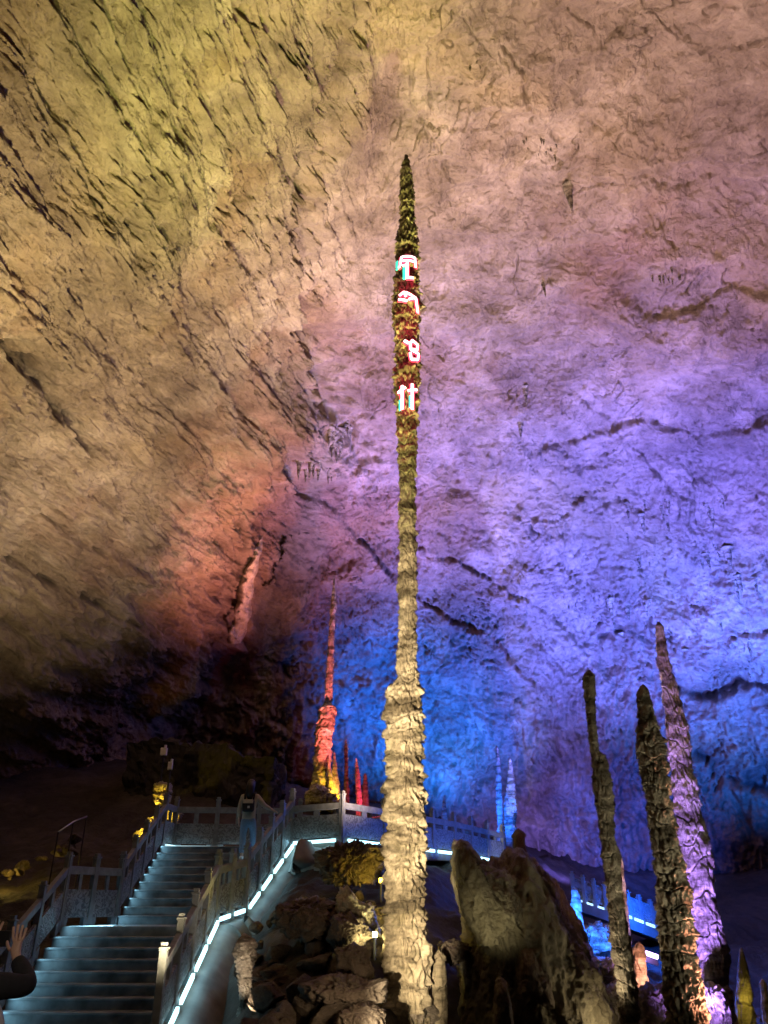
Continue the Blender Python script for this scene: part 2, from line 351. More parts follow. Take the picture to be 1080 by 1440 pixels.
    tag(ob, 'vaulted limestone wall and ceiling of the cave washed in coloured light', None, kind='structure')
    return ob
shell = build_shell()
# ------------------------------------------------------------------ cave floor
GP = [(0,0,0),(-3,4,0),(3,4,-.2),(-5,0,0),(5,0,0),(0,-8,0),(-8,-8,0),(8,-8,0),(0,8,-.9),(-4.7,10.5,-1.6),(-4.7,12.5,-1.5),(-4.7,14.5,-.1),(-4.7,16.2,.75),(-4.7,18,1.1),(-4.3,20.2,2.2),(-4,23,2.5),
 (-3.0,12.4,-1.1),(-2.75,14.2,.1),(-2.7,16.2,1.05),(-2.2,17.6,1.75),(-1.7,18.6,2.45),(-2.3,13.5,.1),(-2.1,15,.9),(-1.7,16.6,1.5),(-.8,17.8,2.15),(.2,19,2.35),(-1.5,10.2,-.1),(-1,12,.45),(-1,14,.9),(0,15,1.0),
 (.2,17,1.6),(1.2,19.5,1.9),(2,22.3,2.4),(.5,12.3,-.3),(1.8,12,-.6),(2,15,.2),(4,11,-.9),(4.5,14,-.6),(7,12,-1.1),(6,18,-.4),(9,17,-.5),(8,22,-.1),(10,26,.4),(5,27,1.4),(13,14,-.4),(14,20,.3),(14,27,.6),
 (-9,12,0),(-7.5,15,.5),(-8,18,1.2),(-10,20,1.8),(-8,23,2.9),(-6.7,22.3,2.95),(-14,20,3),(-6,26,4.6),(-12,30,6.3),(-2,28,4.5),(2,29,3.2),(4,32,3.6),(0,35,5),(-20,28,7),(-20,14,4),(10,35,2),(20,30,2.5),(22,14,1.6),(-20,0,3),(20,0,2),(0,45,7),(-16,40,8),(18,42,4)]
GP = np.array(GP, float)
def tps(r2): return np.where(r2 > 0, .5*r2*np.log(np.maximum(r2, 1e-12)), 0)
_K = tps(((GP[:, None, :2]-GP[None, :, :2])**2).sum(-1)) + np.eye(len(GP))*.3
_Q = np.concatenate([np.ones((len(GP), 1)), GP[:, :2]], 1)
_A = np.block([[_K, _Q], [_Q.T, np.zeros((3, 3))]]); _W = np.linalg.solve(_A, np.concatenate([GP[:, 2], np.zeros(3)]))
def gz(x, y):
    x = np.atleast_1d(np.asarray(x, float)); y = np.atleast_1d(np.asarray(y, float)); out = np.full(len(x), _W[-3]) + _W[-2]*x + _W[-1]*y
    for k in range(len(GP)): out += _W[k]*tps((x-GP[k, 0])**2+(y-GP[k, 1])**2)
    return out
def G(x, y): return float(gz(x, y)[0])
def build_ground():
    xs = np.concatenate([np.arange(-32, -9, .5), np.arange(-9, 13, .09), np.arange(13, 36, .5)]); ys = np.concatenate([np.arange(-24, 6, .6), np.arange(6, 24, .09), np.arange(24, 44, .35)])
    X, Y = np.meshgrid(xs, ys); x = X.ravel(); y = Y.ravel(); z = gz(x, y)
    q = np.stack([x, y, z], -1).astype(np.float32)
    far = sstep(5.5, 9, y)
    stair = 1-sstep(2.1, 3.0, np.abs(x+4.7))*1.0; stair = stair*sstep(9, 11, y)*(1-sstep(24, 26, y))
    bump = fbm(q*.7, 4, 5)*.22 + np.abs(perlin(q*2.2, 9))*.12 + np.abs(perlin(q*5, 8))*.05
    z = z + bump*far*(1-stair*.85) - stair*.15
    q[:, 2] = z
    tag(mesh_np('ground', q, grid_faces(len(ys), len(xs)), M['ground']), 'dark uneven rock floor of the cave', None, kind='structure')
build_ground()
# ------------------------------------------------------------------ stalagmites
def profile_pts(prof, Y):
    c = []; r = []
    for y, x0, x1 in prof:
        p = P((x0+x1)/2, y, Y); c.append(p); r.append((x1-x0)/2/FPX*depth(p))
    return np.array(c), np.array(r)
def column(name, prof, Y, mat, label=None, cat='stalagmite', group=None, base=None, nz=260, nt=72, ledge=.14, per=.4, flute=.16, lump=.18, seed=0, fleck=.06, parent=None, flat=1.0, fleck2=.12, grit=13, wide=1.0):
    c, r = profile_pts(prof, Y)
    zt, zb = c[0, 2], c[-1, 2]
    if base is None: base = G(c[-1, 0], Y)-.35
    if base < zb:
        c = np.vstack([c, [c[-1, 0]+(c[-1, 0]-c[-2, 0])*.3, Y, base]]); r = np.append(r, r[-1]*1.25); zb = base
    order = np.argsort(c[:, 2]); cz = c[order, 2]; cx = c[order, 0]; rr = r[order]
    z = np.linspace(zb, zt, nz); th = np.linspace(0, 2*np.pi, nt, endpoint=False)
    x0 = np.interp(z, cz, cx); r0 = np.interp(z, cz, rr)
    Z, T = np.meshgrid(z, th, indexing='ij'); X0 = np.repeat(x0[:, None], nt, 1); R0 = np.repeat(r0[:, None], nt, 1)
    zz = Z.ravel(); tt = T.ravel(); R1 = R0.ravel()*wide
    cyl = np.stack([np.cos(tt)*1.0, np.sin(tt)*1.0, zz], -1).astype(np.float32)
    rm = max(.12, float(np.median(r0)))
    q = np.stack([np.cos(tt)*rm, np.sin(tt)*rm, zz], -1).astype(np.float32)
    warp = perlin(q*np.array([1.2/rm, 1.2/rm, 1.2], np.float32)*.6, seed)*.7+perlin(q*np.array([1/rm, 1/rm, 3], np.float32), seed+1)*.28
    ph = zz/per+warp+perlin(np.stack([zz*.9, zz*0, zz*0], -1), seed+9)*.9; fr = ph-np.floor(ph)
    amp = .45+.9*np.clip(perlin(np.stack([np.floor(ph)*.77, tt*0, tt*0+seed], -1), seed+7)+.5, 0, 1)
    saw = ((1-fr)**1.8*1.15-.4)*amp                               # each drip shelf flares at its lower edge
    q3 = np.stack([np.cos(tt)*R1, np.sin(tt)*R1, zz], -1).astype(np.float32)/per
    q4 = np.stack([np.cos(tt)*R1, np.sin(tt)*R1, zz], -1).astype(np.float32)*np.array([grit, grit, grit*.38], np.float32)
    fl = ridged(q3*np.array([1.5, 1.5, .35], np.float32), 3, seed+2)-.75
    lm = fbm(q3*np.array([.5, .5, .35], np.float32), 3, seed+3)
    fk = np.abs(perlin(q3*np.array([3.2, 3.2, 1.5], np.float32), seed+4))*1.3 + np.abs(perlin(q3*np.array([6.5, 6.5, 3.2], np.float32), seed+5))*.8
    lim = np.minimum(per, R1*1.15)
    gap = np.exp(-((fr-.03)/.06)**2)*sstep(.55, .95, amp)          # now and then a dark gap between two shelves
    rad = R1*(1-.03) + lim*(ledge*saw*.8 + flute*fl*.35 + fleck*(fk*1.5-.55) + fleck2*(np.abs(perlin(q4, seed+6))*2-.5) - gap*.40) + R1*lump*lm*.7 - lim*.05
    cap = np.clip((zt-zz)/np.maximum(rr[-1]*1.5, .02), 0, 1)**.5; rad *= cap
    rad = np.maximum(rad, .003)
    v = np.stack([X0.ravel()+np.cos(tt)*rad, Y+np.sin(tt)*rad*flat, zz], -1)
    f = grid_faces(nz, nt, True)
    org = (float(cx[0]), Y, float(zb))
    o = mesh_np(name, v, f, mat, origin=org)
    if label: tag(o, label, cat, group)
    o['surf'] = 0; del o['surf']
    return o
MAIN = [(217,569,573),(240,564,578),(270,562,583),(310,563,583),(330,559,588),(350,556,588),(365,558,587),(400,556,588),(435,553,592),(470,556,589),(520,555,590),(580,558,588),(600,558,587),(650,561,585),(700,562,584),(760,562,585),(820,559,586),(860,562,585),(900,561,586),(930,557,585),(950,558,589),(970,546,591),(1000,542,593),(1040,543,593),(1060,543,594),(1085,546,592),(1110,540,597),(1150,539,599),(1165,543,596),(1180,538,601),(1220,541,596),(1260,541,596),(1300,540,599),(1330,541,602),(1370,540,604),(1400,539,604),(1440,540,603)]
main = column('stalagmite', MAIN, 13.0, M['stal'], 'tallest needle stalagmite with projected red characters near its tip', nz=2000, nt=220, ledge=.27, per=.33, flute=.2, lump=.10, seed=101, fleck=.12, fleck2=.17, grit=14)
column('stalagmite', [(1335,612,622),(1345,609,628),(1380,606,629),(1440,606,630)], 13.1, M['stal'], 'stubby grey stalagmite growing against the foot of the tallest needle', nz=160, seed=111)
column('stalagmite', [(942,821,835),(960,820,836),(1000,825,837),(1056,830,841),(1064,833,851),(1115,837,860),(1180,847,864),(1200,848,870),(1260,855,874),(1330,860,885),(1400,871,895),(1440,874,897)], 12.0, M['stal_dark'], 'slim grey ringed stalagmite beside the bulky dark one', nz=1000, nt=130, ledge=.16, wide=1.16, per=.2, flute=.08, lump=.1, seed=120, fleck=.12, fleck2=.15)
column('stalagmite', [(962,900,908),(978,895,914),(1000,898,919),(1040,896,930),(1060,896,934),(1075,900,937),(1120,908,941),(1180,917,951),(1240,924,966),(1300,927,974),(1340,931,976),(1400,936,989),(1440,941,995)], 11.5, M['stal_dark'], 'bulky dark stalagmite with its lower right side lit pink', nz=1000, nt=170, ledge=.15, wide=1.05, per=.22, flute=.1, lump=.10, seed=131, fleck=.14, fleck2=.16)
column('stalagmite', [(874,921,931),(930,924,941),(960,930,950),(1000,934,961),(1025,935,968),(1060,939,972),(1080,944,972),(1105,944,980),(1150,951,988),(1190,955,999),(1250,965,1002),(1300,976,1013),(1340,982,1024),(1385,993,1023),(1440,1000,1037)], 14.5, M['stal_pale'], 'tall stalagmite glowing violet from a lamp at its foot', nz=900, nt=170, ledge=.16, per=.42, flute=.14, lump=.14, seed=142, fleck=.10)
column('stalagmite', [(1385,1018,1027),(1395,1015,1030),(1440,1017,1034)], 14.0, M['stal_pale'], 'short flat-topped salmon stalagmite below the violet one', nz=90, seed=150, per=.2)
column('stalagmite', [(1198,868,873),(1215,866,876),(1260,870,882),(1330,880,889),(1440,884,896)], 13.2, M['stal_pale'], 'thin salmon pink stalagmite tucked behind the slim ringed one', nz=200, seed=155, per=.2)
column('stalagmite', [(1324,890,905),(1330,887,908),(1390,890,912),(1440,892,914)], 15.5, M['stal_pale'], 'broad blunt salmon stalagmite between the slim ringed one and the bulky one', nz=120, seed=160, per=.3)
# red group behind the walkway
column('stalagmite', [(812,469,471),(850,465,473),(900,461,470),(950,458,469),(990,455.5,467.5),(997,449,473),(1030,443,469),(1058,442,466),(1085,440,466),(1110,436,470),(1128,434,474)], 28, M['stal_pale'], 'red lit pencil-thin stalagmite on a thick base behind the walkway', nz=420, nt=60, ledge=.22, per=.5, flute=.12, lump=.12, seed=170, fleck=.08)
column('stalagmite', [(1066,462,464),(1085,460,466),(1110,461,475),(1130,460,480)], 27.6, M['stal_pale'], 'short yellow glowing lobe at the foot of the red pencil-thin stalagmite', nz=90, seed=176, per=.4)
column('stalagmite', [(1057,469,471),(1075,467,474),(1100,466,477),(1130,464,480)], 28.3, M['stal_pale'], 'small orange spur right of the red pencil-thin stalagmite', nz=90, seed=178, per=.4)
column('stalagmite', [(1039,486,487),(1050,484,489),(1080,484,490),(1130,482,492)], 29, M['stal_dark'], 'thin unlit grey stalagmite between the two red lit ones', nz=120, seed=180)
column('stalagmite', [(1066,500,502),(1085,499,506),(1110,500,508),(1140,500,511),(1155,500,516)], 27.4, M['stal_pale'], 'small crimson stalagmite right behind the walkway railing', nz=120, seed=184, per=.35)
column('stalagmite', [(1087,512,515),(1100,510,517),(1130,508,519)], 28.5, M['stal_dark'], 'little olive stalagmite half hidden behind the crimson one', nz=60, seed=188)
# blue group far back and mid right
column('stalagmite', [(1048,697,700),(1080,697,704),(1120,697,706),(1160,699,708),(1190,699,712)], 31, M['stal_pale'], 'thin bright blue stalagmite with ringed tip far behind the boulder', nz=200, seed=190, per=.4)
column('stalagmite', [(1066,715,719),(1100,713,724),(1135,708,727),(1170,707,725),(1190,705,728)], 31.4, M['stal_pale'], 'thicker bright blue stalagmite touching its thin blue neighbour', nz=160, seed=194, per=.4)
column('stalagmite', [(1246,803,810),(1258,803,816),(1275,803,818),(1310,807,823),(1340,815,831),(1350,817,837)], 20, M['stal_pale'], 'solid blue stalagmite with a knobbed top beside the mound', nz=140, seed=200, per=.6)
column('stalagmite', [(1255,777,785),(1280,778,793),(1300,786,800),(1330,790,808)], 21, M['stal_pale'], 'low broad blue stalagmite leaning on the mound slope', nz=90, seed=204, per=.5)
column('stalagmite', [(1118,624,626),(1130,622,627),(1150,621,629),(1175,620,630)], 30, M['stal_pale'], 'tiny blue spike against the far wall right of the tallest needle', nz=70, seed=206)
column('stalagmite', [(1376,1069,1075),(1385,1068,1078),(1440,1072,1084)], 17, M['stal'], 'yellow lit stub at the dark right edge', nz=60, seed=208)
column('stalagmite', [(1332,1040,1044),(1345,1039,1048),(1380,1036,1056),(1440,1030,1064)], 16.5, M['stal_dark'], 'dark pointed stalagmite rimmed with yellow light on both sides', nz=90, seed=210)
# small lit stalagmite beside the stair flank
column('stalagmite', [(1312,335,352),(1322,331,362),(1345,330,360),(1375,335,354),(1395,338,352)], 13.6, M['stal_pale'], 'knobbly cream stump lit from below beside the stair flank', nz=140, nt=80, seed=214, per=.12, ledge=.1, fleck=.22, lump=.2)
# figure-like stub on the mound top
column('stalagmite', [(1165,722,735),(1172,720,740),(1190,722,738),(1205,727,743),(1240,728,748)], 15.2, M['rock'], 'dark head-shaped stub on top of the mound with a salmon rim', nz=100, seed=218, per=.3)
# ------------------------------------------------------------------ boulders
def lobed(name, outline, Y, thick, mat, label, cat='boulder', group=None, seed=0, amp=.25, nr=90, nt=200, center=None, grain=1.0, rough=1.0):
    pts = np.array([P(x, y, Y)[[0, 2]] for x, y in outline])
    c = pts.mean(0) if center is None else P(center[0], center[1], Y)[[0, 2]]
    ang = np.arctan2(pts[:, 1]-c[1], pts[:, 0]-c[0]); rad = np.hypot(*(pts-c).T)
    dense_a = []; dense_r = []
    for k in range(len(pts)):
        a, b = pts[k], pts[(k+1) % len(pts)]
        for t in np.linspace(0, 1, 24, endpoint=False):
            q = a+(b-a)*t-c; dense_a.append(math.atan2(q[1], q[0])); dense_r.append(math.hypot(*q))
    o = np.argsort(dense_a); da = np.array(dense_a)[o]; dr = np.array(dense_r)[o]
    n_ = int(nt*.55); g = np.linspace(-1, 1, n_); A, B = np.meshgrid(g, g, indexing='ij')
    dx = A*np.sqrt(1-B*B/2); dy = B*np.sqrt(1-A*A/2); rho = np.clip(np.hypot(dx, dy), 0, 1).ravel(); TH = np.arctan2(dy, dx).ravel()
    RT = np.interp(TH, da, dr, period=2*np.pi); rim = (np.maximum(np.abs(A), np.abs(B)) > 1-1e-6).ravel()
    X = c[0]+RT*rho*np.cos(TH); Z = c[1]+RT*rho*np.sin(TH); dep = thick*np.sqrt(np.clip(1-rho**2.4, 0, 1))
    N1 = n_*n_; back = np.arange(N1)+N1; back[rim] = np.nonzero(rim)[0]
    v = np.stack([np.concatenate([X, X]), np.concatenate([Y-dep, Y+dep]), np.concatenate([Z, Z])], -1)
    f0 = grid_faces(n_, n_); faces = np.concatenate([f0, back[f0][:, ::-1]]); keep = np.unique(faces); rem = np.zeros(2*N1, int); rem[keep] = np.arange(len(keep)); v = v[keep]; faces = rem[faces]
    cen = np.array([c[0], Y, c[1]]); dn = v-cen; dn /= np.linalg.norm(dn, axis=1)[:, None]
    q = v.astype(np.float32)*grain
    n = ridged(q*np.array([1.6, 1.6, .55], np.float32), 3, seed)*.35-.35 + fbm(q*.8, 3, seed+5)*.5 + np.abs(perlin(q*4.5, seed+8))*.16 + (ridged(q*np.array([5, 5, 1.6], np.float32), 2, seed+9)-.9)*.10
    dt = (ridged(q*np.array([4.5, 4.5, 1.8], np.float32), 3, seed+12)-.9)*.08 + np.abs(perlin(q*8, seed+13))*.10 + np.abs(perlin(q*17, seed+14))*.06
    v = v + dn*(n*amp + dt*min(1, thick*1.6)*rough)[:, None]
    org = (c[0], Y, float(v[:, 2].min()))
    ob = mesh_np(name, v, faces, mat, origin=org)
    return tag(ob, label, cat, group)
lobed('boulder', [(642,1196),(650,1190),(662,1196),(672,1220),(700,1215),(725,1190),(745,1210),(765,1240),(790,1285),(815,1330),(835,1370),(852,1420),(860,1500),(700,1520),(640,1480),(655,1370),(660,1310),(650,1270),(640,1235)], 14.2, 1.6, M['olive'], 'huge dark mound of flowstone with a horn at its top', 'boulder', seed=301, amp=.32, rough=.5, center=(735,1360), nr=160, nt=320)
lobed('boulder', [(640,1196),(650,1188),(660,1198),(668,1222),(715,1235),(740,1255),(760,1290),(745,1330),(705,1345),(672,1330),(652,1280),(640,1235)], 13.2, .55, M['olive'], 'pale draped flowstone face with a horn on the near side of the mound', 'flowstone', seed=305, amp=.26, rough=.5, center=(700,1280), nr=120, nt=260)
lobed('boulder', [(800,1335),(815,1345),(835,1385),(845,1415),(830,1425),(812,1405),(800,1370)], 13.4, .35, M['rock_pale'], 'streaked cream flowstone at the low right foot of the mound', 'flowstone', seed=309, amp=.14)
lobed('boulder', [(735,1345),(748,1342),(765,1375),(775,1412),(760,1410),(745,1395),(738,1410),(730,1395)], 12.6, .25, M['rock'], 'brown split pinnacle leaning on the near face of the mound', 'rock', seed=312, amp=.12)
lobed('stalagmite', [(697,1382),(703,1375),(712,1380),(718,1420),(722,1450),(695,1450)], 11.8, .16, M['rock'], 'little grey rounded stub below the mound', 'stalagmite', seed=315, amp=.05)
lobed('boulder', [(618,1330),(640,1324),(660,1332),(655,1345),(635,1352),(618,1345)], 13.9, .4, M['rock'], 'flat pale-topped rock right of the tallest needle', 'rock', seed=318, amp=.1)
lobed('boulder', [(476,1262),(492,1252),(500,1262),(505,1272),(522,1276),(524,1290),(530,1300),(532,1312),(522,1316),(510,1300),(495,1290),(478,1285)], 13.9, .35, M['rock_pale'], 'jagged rock lit bright yellow white by a floor lamp', 'rock', seed=321, amp=.12, grain=1.5)
lobed('boulder', [(470,1290),(490,1284),(510,1296),(522,1318),(500,1335),(480,1340),(466,1320)], 13.4, .4, M['rock'], 'dark rounded rock in front of the bright yellow white one', 'rock', seed=324, amp=.15)
lobed('boulder', [(395,1275),(430,1268),(470,1276),(478,1305),(455,1318),(410,1312),(392,1296)], 14.3, .6, M['rock'], 'broad tawny ledge left of the bright yellow white rock', 'rock', seed=327, amp=.2)
lobed('boulder', [(450,1200),(490,1194),(525,1196),(534,1215),(528,1232),(500,1240),(465,1236),(446,1220)], 16.6, .5, M['rock'], 'craggy bank under the walkway lit yellow at one end', 'rock', seed=330, amp=.3, grain=2)
lobed('boulder', [(475,1340),(492,1330),(510,1338),(520,1360),(516,1378),(490,1380),(475,1362)], 12.6, .35, M['rock'], 'round knobbly boulder on the heap beside the tallest needle', 'rock', seed=333, amp=.14)
lobed('boulder', [(435,1388),(470,1378),(505,1384),(535,1380),(540,1405),(515,1418),(470,1412),(440,1408)], 11.6, .5, M['rock'], 'long layered boulder lying low against the tallest needle', 'rock', seed=336, amp=.18)
lobed('boulder', [(480,1424),(510,1416),(535,1424),(540,1460),(470,1460)], 11, .4, M['rock'], 'smooth brown boulder cut off by the bottom edge', 'rock', seed=339, amp=.1)
lobed('boulder', [(855,1395),(870,1385),(880,1400),(882,1440),(878,1470),(850,1450)], 14, .4, M['stal_pale'], 'cream and salmon block at the foot of the slim ringed stalagmite', 'rock', seed=342, amp=.12, grain=2)
lobed('boulder', [(895,1400),(915,1388),(940,1395),(955,1420),(950,1460),(890,1460)], 14.4, .5, M['rock'], 'grey swirled boulder between the slim ringed and bulky stalagmites', 'rock', seed=345, amp=.15)
lobed('boulder', [(822,1308),(840,1298),(858,1305),(865,1330),(840,1338),(822,1325)], 20.5, .6, M['stal_pale'], 'deep blue rounded boulder beside the knobbed blue stalagmite', 'rock', seed=348, amp=.2)
lobed('boulder', [(832,1352),(850,1348),(870,1362),(872,1382),(845,1382),(830,1368)], 18, .5, M['stal_pale'], 'azure rock lying low behind the slim ringed stalagmite', 'rock', seed=351, amp=.15)
lobed('boulder', [(990,1390),(1005,1385),(1015,1400),(1020,1450),(992,1450)], 13.8, .35, M['stal_pale'], 'dim violet rock at the foot of the violet stalagmite', 'rock', seed=354, amp=.12)
lobed('boulder', [(432,1118),(445,1108),(462,1118),(480,1122),(476,1140),(450,1138),(434,1132)], 27.2, .6, M['stal_pale'], 'red lit slab at the foot of the pencil-thin stalagmite', 'rock', seed=357, amp=.25)
lobed('boulder', [(505,1150),(520,1154),(545,1150),(545,1170),(520,1170),(505,1162)], 27, .6, M['stal_pale'], 'crimson rubble bank spilling from the crimson stalagmite', 'rock', seed=360, amp=.3, grain=2)
# yellow lit rocks on the left hill
for k, (ol, Y, lb) in enumerate([
  ([(218,1104),(228,1100),(240,1103),(240,1114),(228,1118),(218,1113)], 23.5, 'topmost glowing yellow block stacked on the left hill'),
  ([(218,1118),(228,1117),(238,1119),(235,1126),(224,1126)], 23.4, 'thin glowing yellow slab under the topmost yellow block'),
  ([(218,1126),(226,1125),(230,1130),(222,1134)], 23.3, 'smallest dim yellow chip under the stacked yellow blocks'),
  ([(234,1142),(242,1136),(254,1138),(254,1150),(244,1156),(234,1150)], 22.4, 'pitted yellow rock behind the upper stair railing'),
  ([(210,1152),(222,1148),(230,1150),(230,1162),(218,1168),(208,1162)], 22.2, 'crumbly yellow rock left of the pitted one'),
  ([(192,1172),(205,1164),(212,1168),(212,1180),(198,1186),(190,1182)], 21.8, 'rounded amber boulder lowest beside the upper stair railing'),
  ([(228,1162),(242,1156),(254,1160),(252,1172),(238,1174)], 22.0, 'smooth yellow rock seen through the upper stair railing')]):
    lobed('boulder', ol, Y, .3, M['rock_pale'], lb, 'rock', 'yellow lit rocks on the left hill', seed=370+k*3, amp=.10, nr=40, nt=80, grain=2.5)
# loose rubble rocks: angular prototypes copied
def proto_rock(seed, mat):
    bm = bmesh.new(); bmesh.ops.create_icosphere(bm, subdivisions=5, radius=1)
    v = np.array([x.co[:] for x in bm.verts]); f = np.array([[y.index for y in x.verts] for x in bm.faces]); bm.free()
    rs = np.random.RandomState(seed)
    for _ in range(17):
        n = rs.normal(size=3); n /= np.linalg.norm(n); dd = rs.uniform(.48, .8); s = v@n-dd
        v = v - np.maximum(s, 0)[:, None]*n
    q = v.astype(np.float32)
    v = v*(1+fbm(q*1.6, 4, seed)*.07+ np.abs(perlin(q*4, seed+4))*.08+np.abs(perlin(q*9, seed+5))*.06+np.abs(perlin(q*18, seed+6))*.03)[:, None]
    v[:, 2] *= .72; v[:, 2] -= v[:, 2].min()+.12
    return mesh_np('loose_rock', v, f, mat)
rocks = [proto_rock(400+7*k, M['rock']) for k in range(6)]
used = [0]*6
def rock(x, y, s, label, group, zoff=0.0):
    k = random.randrange(6)
    if not used[k]: o = rocks[k]; used[k] = 1
    else: o = rocks[k].copy(); link(o)
    o.location = (x, y, G(x, y)+zoff+.02); o.scale = (s*random.uniform(.8, 1.4), s*random.uniform(.8, 1.3), s*random.uniform(.7, 1.2)); o.rotation_euler = (random.uniform(-.3, .3), random.uniform(-.3, .3), random.uniform(0, 6.3))
    tag(o, label, 'rock', group)
for k in range(150):
    x = random.uniform(-2.3, .6); y = random.uniform(10.3, 16.5)
    rock(x, y, random.choice([.08, .1, .12, .14, .18, .22, .3]), 'loose brown rock in the heap between the stair flank and the tallest needle', 'rocks heaped between the stair flank and the tallest needle')
for k in range(22):
    x = random.uniform(4.3, 8.5); y = random.uniform(14.5, 19)
    rock(x, y, random.choice([.12, .18, .25]), 'loose rock on the floor around the lit stalagmites', 'rocks around the lit stalagmites')
for k in range(26):
    t = random.random(); p = P(-5+t*115, 1240-t*52, 20.5); rock(p[0]+random.uniform(-.2, .2), 20.5+random.uniform(-.4, .4), random.choice([.08, .12, .18]), 'small amber lit rock in the low line across the left hill', 'amber lit rocks across the left hill', zoff=max(0, p[2]-G(p[0], 20.5))-.05)
for k in range(18):
    x = random.uniform(-9.5, -6.6); y = random.uniform(14, 19)
    rock(x, y, random.choice([.15, .25, .35]), 'dark rock on the unlit hill left of the stairs', 'dark rocks left of the stairs')
# ------------------------------------------------------------------ stalactites
def stal_mesh(seed):
    n, k = 26, 14; z = np.linspace(0, -1, n); th = np.linspace(0, 2*np.pi, k, endpoint=False); Z, T = np.meshgrid(z, th, indexing='ij')
    q = np.stack([np.cos(T.ravel()), np.sin(T.ravel()), Z.ravel()*6], -1).astype(np.float32)
    r = (.16*(1+Z.ravel())**.8+.006)*(1+.35*fbm(q*.9, 3, seed)) * np.where(Z.ravel() > -.05, 1.5, 1)
    v = np.stack([np.cos(T.ravel())*r+.05*Z.ravel()**2, np.sin(T.ravel())*r, Z.ravel()], -1)
    return mesh_np('stalactite', v, grid_faces(n, k, True), M['stal_dark'])
sts = [stal_mesh(500+5*k) for k in range(4)]; su = [0]*4
dg = bpy.context.evaluated_depsgraph_get(); dg.update()
def stalactites(pts, lo, hi, label, group):
    for (px, py) in pts:
        d = Vector(ray(px, py)).normalized()
        ok, loc, nr, fi = shell.ray_cast(Vector(CAM), d)
        if not ok: continue
        k = random.randrange(4)
        if not su[k]: o = sts[k]; su[k] = 1
        else: o = sts[k].copy(); link(o)
        L_ = random.uniform(lo, hi); w = L_*random.uniform(.55, 1.0)
        o.location = loc + d*.10; o.scale = (w, w, L_); o.rotation_euler = (random.uniform(-.08, .08), random.uniform(-.08, .08), random.uniform(0, 6.3))
        tag(o, label, 'stalactite', group)
def cluster(cx, cy, rx, ry, n): return [(cx+random.uniform(-rx, rx), cy+random.uniform(-ry, ry)) for _ in range(n)]
stalactites(cluster(478, 612, 14, 28, 12), .6, 1.5, 'dark stalactite in the dense fringe where the slanting wall meets the vault', 'stalactites where the slanting wall meets the vault')
stalactites(cluster(436, 652, 16, 8, 6)+cluster(463, 660, 4, 6, 2), .5, 1.0, 'small stalactite in the loose row above the red lit wall', 'stalactites above the red lit wall')
stalactites(cluster(760, 205, 26, 14, 14), .2, .5, 'tiny stalactite in the fringe on the pinkish ceiling', 'stalactites in the fringe on the pinkish ceiling')
stalactites(cluster(670, 88, 10, 5, 5), .2, .4, 'tiny stalactite in the tuft on the yellowish ceiling bulge', 'stalactites on the yellowish ceiling bulge')
stalactites([(797, 262)], 1.3, 1.4, 'long lone stalactite hanging from the pinkish ceiling', None)
stalactites([(763, 396)], .8, .9, 'stubby lone stalactite on the mauve ceiling', None)
stalactites([(738, 545)], .9, 1.0, 'thin lone stalactite on the lilac part of the vault', None)
stalactites([(732, 592)], .9, 1.0, 'dark hooked stalactite below the thin one on the lilac vault', None)
stalactites(cluster(935, 382, 24, 8, 12), .2, .55, 'tiny stalactite in the tuft on the violet ceiling scar', 'stalactites on the violet ceiling scar')
stalactites([(random.uniform(850, 1070), random.uniform(690, 940)) for _ in range(34)], .4, 1.1, 'small dark stalactite scattered over the blue lit wall', 'stalactites over the blue lit wall')
def wall_streak():
    rows = [(752, 368, 371), (770, 360, 369), (790, 351, 365), (815, 337, 359), (835, 333, 356), (850, 331, 355), (870, 328, 352), (888, 322, 347), (905, 318, 340)]
    ys = np.linspace(752, 905, 90); V = []; nc = 15
    for y in ys:
        x0 = np.interp(y, [r[0] for r in rows], [r[1] for r in rows]); x1 = np.interp(y, [r[0] for r in rows], [r[2] for r in rows]); w = (x1-x0)*.03
        for k in range(nc):
            t = k/(nc-1); d = Vector(ray(x0+(x1-x0)*t+1.2*math.sin(y*.21+3*t), y)).normalized(); ok, loc, nr, fi = shell.ray_cast(Vector(CAM), d)
            V.append(np.array(loc - d*(.62*math.sin(math.pi*t)**.6*min(1, (y-748)/40)-.12)))
    V = np.array(V, np.float32); V = V + (fbm(V*np.array([2.2, 2.2, .7], np.float32), 4, 392)*.12)[:, None]*np.array([.3, -.9, 0], np.float32)
    tag(mesh_np('flowstone', V, grid_faces(len(ys), nc), M['rock_pale'], origin=V[-1]), 'pale tapering flowstone streak running down the red lit wall', 'flowstone')
wall_streak()
# ------------------------------------------------------------------ stairs
st = thing('staircase', 'wide grey stone staircase climbing in two flights beside the boulders', 'staircase', (-4.7, 12, G(-4.7, 12)))
LZ = 1.22
for i in range(14):                                                # lower flight, i = 0 is the landing edge
    yf = 16.2-.3*i; zt = LZ-.16*i; mb = MB()
    if i == 0:
        v0 = len(mb.v); z0 = zt-.5
        q = [(-6.0, yf), (-3.3, yf), (-2.9, 17.5), (-5.38, 17.5)]
        for z in (z0, zt): mb.v += [Vector((x, y, z)) for x, y in q]
        mb.f += [[3, 2, 1, 0], [4, 5, 6, 7]]+[[k, (k+1) % 4, (k+1) % 4+4, k+4] for k in range(4)]
        mb.build('landing', M['step'], st, bevel=.012)
    else:
        mb.box(-6.0, -3.3, yf, yf+.298, zt-.6, zt-.035)
        b_ = mb.build('step', M['step'], st); 
        m2 = MB(); m2.box(-6.0, -3.3, yf-.03, yf+.298, zt-.035, zt); m2.build('step', M['step'], st, bevel=.010)
